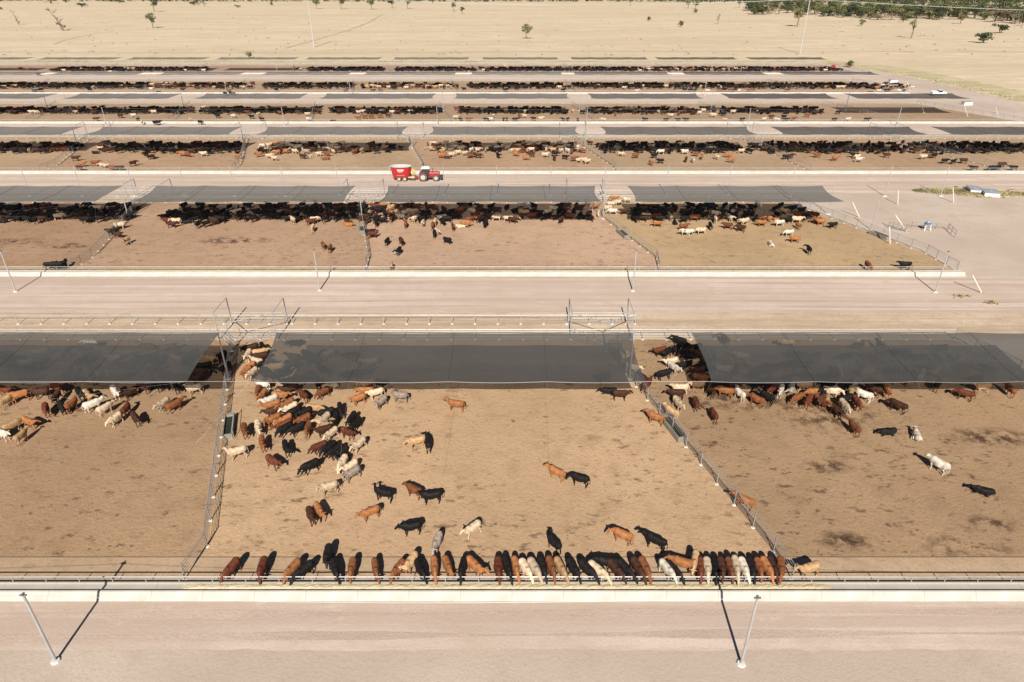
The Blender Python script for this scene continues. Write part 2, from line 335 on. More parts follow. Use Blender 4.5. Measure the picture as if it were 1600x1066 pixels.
for k, T in enumerate(TIERS):
    n = len(T['div'])
    feet = k <= 2; sp = 2.75 if k < 3 else 3.4
    for i, d in enumerate(T['div']):
        lab = 'steel rail fence between pens of the %s row, %s one from the right' % (ROWNAME[k], nth(n - i))
        fence('pen_divider', lab, [d[0], d[1], d[2]], RAILS if k < 3 else RAILS[:4], sp, 1.55, feet, group='rail fences between pens', m=RSTEEL)
    xr = T['div'][-1][2][0] if k != 2 else 141
    # back fence of the pens
    fence('back_fence', 'long steel rail fence along the back of the %s row of pens' % ROWNAME[k], [(T['x0'] - 12, T['back']), (xr, T['back'])],
          [(1.4, .042), (1.1, .018), (.8, .018), (.5, .018)] if k < 2 else [(1.4, .04), (.9, .03), (.5, .03)], sp + .1, 1.42, feet, group='back fences')
    if k != 0: lx = xr
    else: lx = 15.3
    fence('lane_fence', 'low outer fence of the cattle lane behind the %s row of pens' % ROWNAME[k], [(T['x0'] - 12, T['lane']), (lx, T['lane'])],
          [(1.25, .045), (.8, .014)] if k < 2 else [(1.25, .03), (.8, .03)], 2.85 if k < 3 else 3.5, 1.28, feet, group='lane fences')

# right-hand closing fence of the third row
fence('end_fence', 'slanting rail fence closing the right end of the third row of pens', [(151, 148.6), (149, 154), (141, 183)], RAILS[:4], 3, 1.5, True)

# ------------------------------------------------------------ feed bunks
FEED = ground_mat('chopped_feed', (.5, .42, .27), (.58, .5, .35), (.4, .33, .19), fine=9, bump=.6, seed=31)
for k, T in enumerate(TIERS):
    Y = T['bunk']; xa, xb = T['x0'], T['x1']; root = empty('feed_trough', ((xa + xb) / 2, Y, 0)); c = (xb - xa) / 2
    tag(root, 'long concrete feed trough along the front of the %s row of pens' % ROWNAME[k], 'trough', 'concrete feed troughs')
    # cast in lengths of 3.6 m that butt end to end
    L = 3.6 if k < 2 else (xb - xa) / 12; n = max(1, round((xb - xa) / L)); L = (xb - xa) / n
    def seg(prof, nm, m, g=.012):
        b = MB(); q = len(prof); a0 = [(g / 2, y, z) for y, z in prof]; a1 = [(L - g / 2, y, z) for y, z in prof]
        b.v = a0 + a1
        for i in range(q): j = (i + 1) % q; b.f.append((i, j, q + j, q + i)); b.m.append(0)
        b.f.append(tuple(reversed(range(q)))); b.m.append(0); b.f.append(tuple(range(q, 2 * q))); b.m.append(0)
        me = b.mesh(nm, m); bm = bmesh.new(); bm.from_mesh(me); bmesh.ops.recalc_face_normals(bm, faces=bm.faces[:]); bm.to_mesh(me); bm.free(); return me
    fw = seg([(-.46, .02), (-.06, .55), (.06, .55), (.1, .3), (.1, .02)], 'front_wall', CONC_WALL)
    fl = seg([(.1, .03), (.1, .34), (.78, .34), (.78, .03)], 'trough_floor', CONC)
    rw = seg([(.78, .03), (.78, .46), (.88, .46), (.88, .03)], 'rear_lip', CONC)
    for i in range(n):
        x = -c + i * L
        link('front_wall', fw, root, (x, 0, 0)); link('trough_floor', fl, root, (x, 0, 0)); link('rear_lip', rw, root, (x, 0, 0))
    xr = xb
    fence('trough_rail', 'pale steel rail on short posts above the %s feed trough' % ROWNAME[k], [(xa, Y + .83), (xr - (2.2 if k == 1 else 0), Y + .83)], [(1.0, .04), (.72, .012)], 2.35 if k < 2 else 3.2, .98, False, cat='rail', group='rails above feed troughs', pr=.035)
    runs = [[(-23.2, 22.4)], [(-60, -23), (-20, 20), (25, 60)], [(-100, -64), (-58, -24), (-18, 20), (26, 62)], [], [], []][k]
    for (u, v) in runs:
        b = MB(); nx = int((v - u) / .25); rows = []
        for i in range(nx + 1):
            x = u + (v - u) * i / nx; e = min(1, i / 4, (nx - i) / 4)
            rows.append([(x, Y + yy, .345 + e * (.08 * hh + random.uniform(0, .05))) for yy, hh in ((.34, -.2), (.39, .8), (.5, 1), (.64, .8), (.775, .3))])
        for i in range(nx):
            for j in range(4): b.quad(rows[i][j], rows[i + 1][j], rows[i + 1][j + 1], rows[i][j + 1])
        tag(b.build('feed', FEED), 'greenish yellow chopped feed lying in the trough of the %s row' % ROWNAME[k], 'feed', kind='stuff')

# ------------------------------------------------------------ shade sails on posts
def sail(k, i, n, xa, xb, T):
    root = empty('shade_sail', ((xa + xb) / 2, T['sf'], 0))
    tag(root, 'grey net shade sail, %s from the right over the %s row of pens' % (nth(n - i), ROWNAME[k]), 'shade sail', 'net shade sails')
    ox = (xa + xb) / 2; oy = T['sf']; yb = T['sb'] - oy; bays = 4; near = k < 3
    nx, ny = (8, 8) if near else (3, 3)
    w = (xb - xa) / bays; curve = (.3, .5, .8, .7, .5, .4)[k]
    def pt(b, s, t):
        x = (b + s) / bays
        if b == 0 or b == bays - 1:
            u = x; X0 = xa - ox; X1 = xb - ox
            inset = curve * math.sin(math.pi * t) if (b == 0) else -curve * math.sin(math.pi * t)
            X = X0 + (X1 - X0) * u + (inset * (1 - s) if b == 0 else inset * s)
        else: X = (xa - ox) + (xb - xa) * x
        z = T['zf'] * (1 - t) + T['zb'] * t - .28 * math.sin(math.pi * s) ** 1.0 * (.45 + .55 * math.sin(math.pi * t)) - .18 * math.sin(math.pi * t)
        return (X, yb * t, z)
    for b in range(bays):
        m = MB()
        for a in range(nx):
            for c in range(ny):
                g = .0
                m.quad(pt(b, a / nx, c / ny), pt(b, (a + 1) / nx, c / ny), pt(b, (a + 1) / nx, (c + 1) / ny), pt(b, a / nx, (c + 1) / ny))
        o = m.build('net_panel', NET if k == 0 else NET_PAINTED_SHEEN if k == 1 or xb < 30 else NET if xb < 62 else NET_PAINTED_DIM, root, smooth=True)  # net copy picked by row and side to imitate sheen in colour
        bm = bmesh.new(); bm.from_mesh(o.data); bmesh.ops.remove_doubles(bm, verts=bm.verts[:], dist=1e-4); bm.to_mesh(o.data); bm.free()
        if b:
            s = MB(); s.tube([tuple(Vector(pt(b, 0, t / 8)) + Vector((0, 0, .03))) for t in range(9)], .012 if k == 0 else .02, 4); s.build('seam_cable', DARKM, root)
    for t, nm in ((0, 'front_cable'), (1, 'rear_cable')):
        s = MB(); s.tube([(xa - ox - .1, yb * t, T['zf'] if t == 0 else T['zb'])] + [tuple(Vector(pt(b, a / nx, t)) + Vector((0, -.03 if t == 0 else .03, 0))) for b in range(bays) for a in range(nx)] + [(xb - ox + .1, yb * t, T['zf'] if t == 0 else T['zb'])], .02, 4)
        s.build(nm, CABLE, root)
    return root
for k, T in enumerate(TIERS):
    n = len(T['sails'])
    for i, (xa, xb) in enumerate(T['sails']): sail(k, i, n, xa, xb, T)
# posts that carry the sails, one on each dividing fence
def steel_pole(name, x, y, h, r0, r1, label, group, cat='pole', cap=True, foot=.35):
    root = empty(name, (x, y, 0)); tag(root, label, cat, group)
    b = MB(); b.tube([(0, 0, .02), (0, 0, h)], [r0, r1], 8); b.build('shaft', STEEL, root)
    if cap:
        b = MB(); b.box(-.2, .2, -.05, .05, h, h + .08); b.box(-.06, .06, -.12, .12, h + .08, h + .16); b.build('cap_bracket', DSTEEL, root)
    if foot:
        b = MB(); b.tube([(0, 0, .02), (0, 0, .14)], [foot, foot * .8], 9); b.build('footing', MATS['white_footing'], root)
    return root
for k, T in enumerate(TIERS[:4]):
    ds = T['div'][:-1] if k in (0, 1, 3) else T['div']
    for i, d in enumerate(ds):
        a, c = Vector((*d[1], 0)), Vector((*d[2], 0)); t = (T['spost'] - a.y) / (c.y - a.y); x = a.x + (c.x - a.x) * t
        steel_pole('shade_post', x, T['spost'], 5.6 if k else 5.9, .1, .08, 'tall steel post on a pen fence of the %s row, %s from the right' % (ROWNAME[k], nth(len(ds) - i)), 'shade posts on the pen fences', cap=False)
        if k < 2:
            # stays from the post to the neighbouring sail corners and down to the ground
            g = [s for s in T['sails']]
            L = min((s[1] for s in g), key=lambda v: abs(v - x)); Rr = min((s[0] for s in g), key=lambda v: abs(v - x))
            b = MB()
            for xx in (L, Rr):
                b.tube([(x, T['spost'], 5.6), (xx, T['sb'], T['zb'])], .009, 4); b.tube([(xx, T['sf'], T['zf']), (x + (d[0][0] - x) * .33, T['sf'] - 4.5, 1.5)], .004, 4)
            b.tube([(L, T['sf'], T['zf']), (Rr, T['sf'], T['zf'])], .02, 4); b.tube([(L, T['sb'], T['zb']), (Rr, T['sb'], T['zb'])], .01, 4)
            tag(b.build('stay_cables', CABLE), 'steel stays across the sail gap %s from the right in the %s row' % (nth(len(ds) - i), ROWNAME[k]), 'cables', 'stay cables')
# guys running forward from the nearest sails
for i, (xa, xb) in enumerate(TIERS[0]['sails']):
    T = TIERS[0]; b = MB()
    for q in range(1, 4):
        x = xa + (xb - xa) * q / 4; b.tube([(x, T['sf'], T['zf']), (x, T['sf'] - 7, .05)], .006, 4)
    tag(b.build('guy_wires', CABLE), 'thin guy wires from the front edge of the %s nearest sail' % ('left', 'middle', 'right')[i], 'wires', 'guy wires')
# poles behind the second row with ties to the sails
RP = [-94.9, -84.6, -74.3, -64.2, -54.5, -44.6, -34.2, -23.8, -13.4, -3.0, 7.6, 18.2, 30.5, 42.7, 54.7, 73.4, 84.4]
for i, x in enumerate(RP):
    y = 129.3 + (1.4 if 5 < i < 14 else .5)
    steel_pole('rear_pole', x, y, 5.9, .085, .07, 'thin pale steel pole behind the second row of pens, %s from the right' % nth(len(RP) - i), 'thin poles behind the second row', cap=False, foot=.45)
for x, y, h, w in ((61.3, 109.6, 5.2, 'beside the trough fence at the right end'), (57.5, 118.4, 5.4, 'near the back right corner')):
    steel_pole('end_pole', x, y, h, .08, .07, 'thin steel pole %s of the second row' % w, 'end poles', cap=False, foot=.45)
# light poles along the feed roads
LP = [[(-72.0, 27.5), (-28.8, 27.6), (14.4, 27.4), (57.6, 27.4)], [(-68.1, 84.2), (-26.5, 84.6), (16.6, 84.4), (58.0, 84.0)], [],
      [(-117.5, 200.7), (-66, 200.7), (-21.7, 202), (21.4, 199), (67.8, 199), (111.4, 200.5)], [(-152, 240), (-104, 258), (-59, 258.5), (70, 257)], [(-104, 318)]]
LPH = [5.95, 5.85, 6, 5.1, 5.2, 5.2]
for k, ps in enumerate(LP):
    for i, (x, y) in enumerate(ps):
        steel_pole('road_pole', x, y, LPH[k], (.09 if k == 0 else .095), (.075 if k == 0 else .075), 'steel pole on the road before the %s row of pens, %s from the right' % (ROWNAME[k], nth(len(ps) - i)), 'steel poles on the feed roads', foot=.3)
    if len(ps) > 1:
        for j in range(len(ps) - 1):
            a, c = Vector((*ps[j], LPH[k])), Vector((*ps[j + 1], LPH[k])); b = MB()
            b.tube([a.lerp(c, t / 8) - Vector((0, 0, .5 * math.sin(math.pi * t / 8))) for t in range(9)], .012, 4)
            tag(b.build('overhead_wire', CABLE), 'wire between the %s and %s poles from the right before the %s row' % (nth(len(ps) - j), nth(len(ps) - j - 1), ROWNAME[k]), 'wire', 'overhead wires')

# ------------------------------------------------------------ gateways where each dividing fence meets the lane
def gateway(k, i, n, J, yb, yl, x1, x2):
    root = empty('gateway_frame', (J[0], J[1], 0)); where = '%s from the right in the %s row' % (nth(n - i), ROWNAME[k])
    tag(root, 'tall steel gateway frame over the cattle lane, ' + where, 'gateway', 'gateway frames')
    h = 3.55; r = .075
    def loc(x, y, z): return (x - J[0], y - J[1], z)
    for (x, y) in ((x1, yb), (x2, yb), (x1, yl), (x2, yl), J):
        b = MB(); b.tube([loc(x, y, .03), loc(x, y, h)], r, 7); b.build('post', STEEL, root)
        link('footing', FOOT, root, loc(x, y, .05))
    for a, c in (((x1, yb), (x1, yl)), ((x2, yb), (x2, yl)), ((x1, yb), J), ((x2, yb), J)):
        b = MB(); b.tube([loc(*a, h + .05), loc(*c, h + .05)], .05, 6); b.build('beam', STEEL, root)
    # the two wing gates and the lane gate: three things of their own
    for a, c, w in (((x1, yb), J, 'left wing'), (J, (x2, yb), 'right wing'), ((x1 + .25, yl), (x2 - .25, yl), 'lane')):
        g = empty('gate', (a[0], a[1], 0)); tag(g, 'bar gate, %s of the gateway %s' % (w, where), 'gate', 'steel bar gates')
        A = Vector((0, 0, 0)); C = Vector((c[0] - a[0], c[1] - a[1], 0)); d = C.normalized(); A = A + d * .15; C = C - d * .15
        for z in (.45, .85, 1.25, 1.6):
            b = MB(); b.tube([A + Vector((0, 0, z)), C + Vector((0, 0, z))], .022, 5); b.build('bar', STEEL, g)
        for t in (0, .5, 1):
            b = MB(); p = A.lerp(C, t); b.tube([p + Vector((0, 0, .42)), p + Vector((0, 0, 1.63))], .035, 5); b.build('upright', STEEL, g)
for k in range(3):
    T = TIERS[k]; ds = T['div'][:-1] if k < 2 else T['div']; n = len(ds)
    for i, d in enumerate(ds):
        J = d[2]
        o = (-2.55, 4.4) if (k == 0 and i == 1) else ((-3.9, 3.3) if k == 0 else (-3.4, 3.6))
        gateway(k, i, n, J, T['back'], T['lane'], J[0] + o[0], J[0] + o[1])

# ------------------------------------------------------------ water troughs set in the dividing fences
WT = [((-26.45, 50.6), (-27.5, 54.1), 'green', 'left of the middle pen in the nearest row'), ((15.75, 50.2), (14.75, 54.0), 'grey', 'right of the middle pen in the nearest row'),
      ((18.9, 105.2), (18.0, 108.6), 'grey', 'second from the right in the second row'), ((61.6, 104.6), (60.2, 107.8), 'grey', 'at the right end of the second row'),
      ((-25.0, 107.5), (-25.9, 110.6), 'grey', 'third from the right in the second row'), ((-67.2, 107.6), (-67.8, 110.8), 'grey', 'fourth from the right in the second row')]
GRN = mat('algae_water', (.025, .03, .02), .15, vary=.3, scale=.8, spec=.6)
for a, c, colr, w in WT:
    A = Vector((*a, 0)); C = Vector((*c, 0)); L = (C - A).length; rz = math.atan2(C.y - A.y, C.x - A.x)
    root = empty('water_trough', (a[0], a[1], .05), rz); tag(root, 'concrete water trough under the fence %s' % w, 'trough', 'water troughs')
    hw = .42; b = MB(); m = mat('damp_concrete', (.22, .2, .17), .85, vary=.25, scale=1)
    b.box(0, L, -hw, -hw + .1, 0, .62); b.box(0, L, hw - .1, hw, 0, .62); b.box(0, .1, -hw + .1, hw - .1, 0, .62); b.box(L - .45, L, -hw + .1, hw - .1, 0, .625); b.build('basin', m, root)
    b = MB(); b.quad((.1, -hw + .1, .5), (L - .45, -hw + .1, .5), (L - .45, hw - .1, .5), (.1, hw - .1, .5)); b.build('water', GRN, root)
    b = MB(); b.tube([(-.1, -hw - .1, 1.0), (L + .1, -hw - .1, 1.0)], .03, 5); b.tube([(0, -hw - .1, 0), (0, -hw - .1, 1.0)], .03, 5); b.tube([(L, -hw - .1, 0), (L, -hw - .1, 1.0)], .03, 5); b.build('guard_rail', STEEL, root)

# ------------------------------------------------------------ the open yard at the right
def box_tank(name, x, y, rz, L, W, H, label):
    root = empty(name, (x, y, .03), rz); tag(root, label, 'tank', 'low white concrete tanks')
    b = MB(); b.box(-L / 2, L / 2, -W / 2, W / 2, 0, H); b.build('walls', WHITE, root)
    b = MB(); b.box(-L / 2 - .08, L / 2 + .08, -W / 2 - .08, W / 2 + .08, H, H + .1); b.build('lid', mat('zinc_lid', (.33, .35, .37), .6, .2, vary=.15, scale=.5), root)
    b = MB(); b.box(-.3, .3, -.3, .3, H + .1, H + .16); b.build('hatch', mat('zinc_lid', (.42, .47, .52)), root)
box_tank('low_tank', 93.2, 133.6, R(-18), 2.0, 3.6, .55, 'left one of two low white tanks with grey lids in the weeds')
box_tank('low_tank', 94.9, 131.2, R(-18), 2.6, 3.6, .6, 'right one of two low white tanks with grey lids in the weeds')
box_tank('low_tank', 153.5, 237.3, R(4), 2.8, 1.8, .9, 'long low white tank on gravel right of the fourth row')
box_tank('low_tank', 155.9, 292.0, R(4), 3, 1.8, 1.0, 'long low white tank on gravel right of the fifth row')
# leaning white marker pipes
MK = [(62.4, 116.5, -1.6, .6, 2.6, 'behind the back right corner of the second row'), (67.0, 109.0, -2.2, .8, 2.6, 'leaning over the small steel yard'), (61.1, 102.8, -.7, .3, 2.9, 'on the right end fence of the second row'),
      (73.2, 124.3, -.5, .2, 2.7, 'by the pale steel pole left of the weeds'), (84.5, 125.5, -.8, .3, 2.8, 'in front of the weeds'), (64.2, 83.8, -1.7, .5, 2.4, 'past the right end of the second feed trough'),
      (130.7, 221.5, -1.8, .3, 3, 'at the right end of the fourth row'), (141.2, 216.0, -1.9, .3, 3.2, 'below the long white tank'), (148.7, 212.8, -1.7, .3, 3.2, 'far right beyond the fourth row'), (151.1, 269.1, -2.0, .3, 3.4, 'right of the fifth row')]
for x, y, dx, dy, h, w in MK:
    root = empty('marker_pipe', (x, y, 0)); tag(root, 'tilted white marker pipe ' + w, 'pipe', 'white marker pipes')
    b = MB(); b.tube([(0, 0, .02), (dx, dy, h)], .085, 8); b.build('pipe', mat('cream_plastic', (.62, .57, .48), .6), root)
    b = MB(); b.tube([(0, 0, .02), (0, 0, .07)], [.6, .45], 9); b.build('dirt_mound', LANE, root)
# small steel yard with a blue pump
root = empty('small_yard', (70, 109.4, .02)); tag(root, 'small open yard of steel bar panels round a blue pump', 'yard')
def panel(root, a, c, h=1.2, bars=4, ups=4):
    A = Vector(a); C = Vector(c)
    for z in [h * (j + 1) / bars for j in range(bars)]:
        b = MB(); b.tube([A + Vector((0, 0, z)), C + Vector((0, 0, z))], .035, 5); b.build('bar', DSTEEL, root)
    for j in range(ups + 1):
        b = MB(); p = A.lerp(C, j / ups); b.tube([p, p + Vector((0, 0, h))], .04, 5); b.build('upright', DSTEEL, root)
panel(root, (-5.4, 1.2, 0), (-3.3, -.6, 0)); panel(root, (-1.2, 1.6, 0), (4.4, .4, 0), h=1.0, bars=2, ups=3); panel(root, (4.4, .4, 0), (3.4, -3.4, 0), h=1.1, bars=2, ups=2)
root = empty('water_pump', (70.6, 109.6, .03)); tag(root, 'blue drum pump on white legs inside the small steel yard', 'pump')
b = MB(); b.tube([(0, 0, 1.0), (0, 0, 1.3)], .48, 12); b.build('drum', mat('blue_paint', (.09, .17, .33), .5), root)
b = MB(); b.tube([(0, 0, 1.35), (0, 0, 1.6)], [.3, .2], 8); b.build('motor', GREYP, root)
for sx, sy in ((-.4, -.3), (.4, -.3), (0, .4)):
    b = MB(); b.tube([(sx * 1.3, sy * 1.3, 0), (sx, sy, 1.0)], .06, 6); b.build('leg', WHITE, root)

# ------------------------------------------------------------ vehicles
def wheel(root, x, y, r, w, rimr, side=-1):
    W = empty('wheel', (x, y, r)); W.parent = root
    b = MB(); k = 22; prof = [(rimr, -w / 2), (r * .93, -w / 2), (r, -w * .3), (r, w * .3), (r * .93, w / 2), (rimr, w / 2)]
    for i in range(k):
        a0, a1 = 2 * math.pi * i / k, 2 * math.pi * (i + 1) / k
        for j in range(len(prof) - 1):
            (ra, ya), (rb, yb) = prof[j], prof[j + 1]
            b.quad((ra * math.cos(a0), ya, ra * math.sin(a0)), (ra * math.cos(a1), ya, ra * math.sin(a1)), (rb * math.cos(a1), yb, rb * math.sin(a1)), (rb * math.cos(a0), yb, rb * math.sin(a0)))
        if i % 2 == 0 and r > .6:
            c, s = math.cos(a0), math.sin(a0); t = .05
            b.quad((r * 1.03 * c, -w / 2, r * 1.03 * s), (r * 1.03 * math.cos(a0 + t * 2), 0, r * 1.03 * math.sin(a0 + t * 2)), (r * .98 * math.cos(a0 + t * 3), 0, r * .98 * math.sin(a0 + t * 3)), (r * .98 * math.cos(a0 + t), -w / 2, r * .98 * math.sin(a0 + t)))
    t = b.build('tyre', TYRE, W)
    b = MB(); b.tube([(0, -w * .36, 0), (0, w * .36, 0)], rimr, 18); b.tube([(0, -w * .44, 0), (0, -w * .36, 0)], rimr * .35, 8); b.build('rim', RIM, W)
    b = MB(); b.tube([(0, -w * .5, 0), (0, -w * .44, 0)], rimr * .16, 8); b.build('hub_nut', DARKM, W)
    return W
RY = 141.6
# tractor facing +X
t = empty('tractor', (-17.6, RY, .03), R(1)); tag(t, 'red farm tractor with a white cab roof pulling the red mixer wagon', 'tractor')
for y in (-1.0, 1.0): wheel(t, -1.15, y, .92, .55, .5)
for y in (-.95, .95): wheel(t, 1.55, y, .7, .45, .38)
b = MB(); b.box(-.2, 2.2, -.42, .42, .85, 1.55); b.box(.1, 2.28, -.45, .45, 1.5, 1.85, (.12, .1)); b.build('bonnet', REDP, t)
b = MB(); b.box(2.2, 2.35, -.4, .4, .85, 1.75); b.build('grille', DARKM, t)
b = MB(); b.box(2.36, 2.4, -.36, -.16, 1.4, 1.6); b.build('headlight', WHITE, t); b = MB(); b.box(2.36, 2.4, .16, .36, 1.4, 1.6); b.build('headlight', WHITE, t)
b = MB(); b.box(-1.7, 2.1, -.3, .3, .5, .9); b.box(2.3, 2.75, -.45, .45, .5, .95); b.build('chassis', DARKM, t)
b = MB(); b.box(2.45, 3.0, -.7, -.6, .5, 1.0); b.box(2.45, 3.0, .6, .7, .5, 1.0); b.tube([(2.8, -.7, .75), (2.8, .7, .75)], .07, 6); b.build('front_linkage', DARKM, t)
for s in (-1, 1):
    b = MB(); prev = None
    for j in range(8):
        a = R(25 + j * 18); p = (-1.15 + 1.08 * math.cos(a), .92 + 1.05 * math.sin(a))
        if prev:
            y0, y1 = (s * .68, s * 1.32)
            b.quad((prev[0], y0, prev[1]), (prev[0], y1, prev[1]), (p[0], y1, p[1]), (p[0], y0, p[1]))
        prev = p
    b.quad(*[(-1.15 + 1.07 * math.cos(R(25 + j * 18)), s * .69, .92 + 1.04 * math.sin(R(25 + j * 18))) for j in range(8)]); b.build('mudguard', REDP, t)
cab = empty('cab', (0, 0, 0)); cab.parent = t
b = MB(); b.box(-1.35, .15, -.66, .66, 1.2, 2.55, (.12, .08)); b.build('windows', GLASS, cab)
b = MB()
for x, xt in ((-1.38, -1.25), (.17, .04), (-.6, -.6)):
    for y in (-.69, .69): b.tube([(x, y, 1.2), (xt, y * .9, 2.6)], .045, 5)
b.build('pillar', DARKM, cab)
b = MB(); b.box(-1.5, .25, -.8, .8, 2.56, 2.68); b.box(-1.45, .2, -.75, .75, 2.68, 2.82, (.12, .1)); b.build('roof', WHITE, cab)
b = MB(); b.tube([(.9, -.5, 1.8), (.9, -.5, 2.7)], .06, 6); b.build('exhaust', DARKM, t)
# mixer wagon
m = empty('mixer_wagon', (-23.4, RY, .03), R(1)); tag(m, 'red oval feed mixer wagon with a pale rim behind the tractor', 'wagon')
def oval(a, bb, z, k=32, x0=0): return [(x0 + a * math.cos(2 * math.pi * i / k), bb * math.sin(2 * math.pi * i / k), z) for i in range(k)]
def skin(rings, mt, nm, root):
    b = MB(); k = len(rings[0])
    for r0, r1 in zip(rings[:-1], rings[1:]):
        for i in range(k): b.quad(r0[i], r0[(i + 1) % k], r1[(i + 1) % k], r1[i])
    o = b.build(nm, mt, root, smooth=True); bm = bmesh.new(); bm.from_mesh(o.data); bmesh.ops.remove_doubles(bm, verts=bm.verts[:], dist=1e-4); bmesh.ops.recalc_face_normals(bm, faces=bm.faces[:]); bm.to_mesh(o.data); bm.free(); return o
skin([oval(1.75, .95, .75), oval(2.0, 1.1, 1.5), oval(2.18, 1.2, 2.75), oval(2.2, 1.22, 2.9)], REDP, 'tub', m)
skin([oval(2.2, 1.22, 2.9), oval(2.42, 1.38, 2.97), oval(2.42, 1.38, 3.07), oval(2.25, 1.24, 3.07), oval(2.12, 1.14, 2.85), oval(1.95, 1.05, 1.6)], mat('pale_rim', (.4, .39, .38), .6), 'rim_band', m)
b = MB(); b.quad(*oval(1.93, 1.03, 1.62)); b.build('floor_plate', GREYP, m)
for x in (-.8, .8):
    b = MB(); b.tube([(x, 0, 1.6), (x, 0, 2.7)], [.6, .1], 10); b.build('auger', GREYP, m)
b = MB(); b.box(-1.8, 3.4, -.5, -.35, .55, .78); b.box(-1.8, 3.4, .35, .5, .55, .78); b.box(3.2, 4.2, -.12, .12, .5, .66); b.build('frame', REDP, m)
for x in (-.45, .75):
    for y in (-.95, .95): wheel(m, x, y, .5, .32, .28)
b = MB(); b.box(2.1, 2.9, -1.15, -1.0, 1.0, 1.12); b.tube([(2.35, -1.0, .7), (2.6, -1.0, 2.75)], .08, 6); b.tube([(2.9, -.9, .6), (2.55, -.9, 2.5)], .08, 6); b.tube([(2.2, -.9, 1.6), (3.1, -.9, 1.4)], .07, 6); b.tube([(2.7, .7, .7), (2.7, .7, 2.2)], .08, 6); b.build('elevator_frame', YELL, m)
b = MB(); b.tube([(2.75, -1.05, 2.2), (2.75, -.85, 2.2)], .42, 14); b.build('drive_guard', YELL, m)
b = MB(); b.box(1.6, 2.9, -1.35, -.9, .8, 1.0); b.build('side_chute', mat('buff_paint', (.5, .4, .28), .6), m)
# faded white lettering and emblem on the tub's side
b = MB()
def onside(u, z): a = u / 2.3; rr = 1 + 0; return None
def sidept(u, z, off=.05):
    t = (z - .75) / 2.15; A = 1.75 + .56 * t; B = .95 + .3 * t + off; x = u; y = -B * math.sqrt(max(0, 1 - (x / (A + off)) ** 2)) ; return (x, y - off, z)
def patch(u0, u1, z0, z1): b.quad(sidept(u0, z0), sidept(u1, z0), sidept(u1, z1), sidept(u0, z1))
for j in range(6): patch(-.62 + j * .22, -.45 + j * .22, 2.2 + (.06 if j in (2, 3) else 0), 2.44)
for j in range(4): patch(-.38 + j * .2, -.24 + j * .2, 1.98, 2.12)
patch(-.7, .72, 2.5, 2.56)
b.build('white_emblem', WHITE, m)
b = MB()
for j in range(9): patch(-.8 + j * .18, -.68 + j * .18, 1.2, 1.34)
b.build('faded_lettering', mat('pale_red', (.7, .25, .22), .6), m)
# pickups at the far right
def pickup(name, x, y, rz, paint, label):
    r = empty(name, (x, y, .03), rz); tag(r, label, 'pickup')
    b = MB(); b.box(-2.6, 2.6, -.9, .9, .45, 1.0); b.box(1.0, 2.55, -.88, .88, 1.0, 1.2, (.12, .05)); b.build('body', paint, r)
    b = MB(); b.box(-.5, 1.3, -.82, .82, 1.0, 1.75, (.35, .12)); b.build('cab_windows', GLASS, r)
    b = MB(); b.box(-.2, .95, -.68, .68, 1.75, 1.82); b.build('roof', paint, r)
    b = MB(); b.box(-2.6, -.6, -.95, -.87, 1.0, 1.35); b.box(-2.6, -.6, .87, .95, 1.0, 1.35); b.box(-2.6, -2.5, -.87, .87, 1.0, 1.35); b.box(-.62, -.55, -.87, .87, 1.0, 1.6); b.build('tray', paint, r)
    for xx in (-1.7, 1.65):
        for yy in (-.82, .82): wheel(r, xx, yy, .38, .25, .22)
pickup('pickup_truck', 155.4, 258.2, R(3), WHITE, 'white pickup truck parked beyond the right end of the fourth row')
pickup('pickup_truck', 149.8, 336, R(70), REDP, 'small red pickup truck parked at the right end of the farthest row')

# ------------------------------------------------------------ trees and grassland
BARK = mat('bark', (.2, .16, .12), .95, vary=.2, scale=.6)
LEAF = [mat('leaf_green', (.085, .1, .04), .8, vary=.4, scale=.3, objrand=.25), mat('leaf_olive', (.15, .15, .06), .8, vary=.4, scale=.3, objrand=.2), mat('leaf_dark', (.05, .065, .032), .8, vary=.35, scale=.3, objrand=.2), mat('leaf_dry', (.2, .175, .1), .85, vary=.3, scale=.3, objrand=.2)]
def leafball(b, c, r, n, size, flat=.75):
    for _ in range(n):
        d = Vector((random.gauss(0, 1), random.gauss(0, 1), random.gauss(0, 1))).normalized() * (random.random() ** .45) * r; d.z *= flat
        p = Vector(c) + d; nrm = (d.normalized() + Vector((random.uniform(-.8, .8), random.uniform(-.8, .8), random.uniform(-.3, .9)))).normalized()
        a = nrm.orthogonal().normalized(); bb = nrm.cross(a); s = size * random.uniform(.5, 1.2); t = random.uniform(0, 6.28)
        u = a * math.cos(t) + bb * math.sin(t); v = nrm.cross(u) * .6
        b.quad(p - u * s, p - v * s * .8, p + u * s, p + v * s * .8)
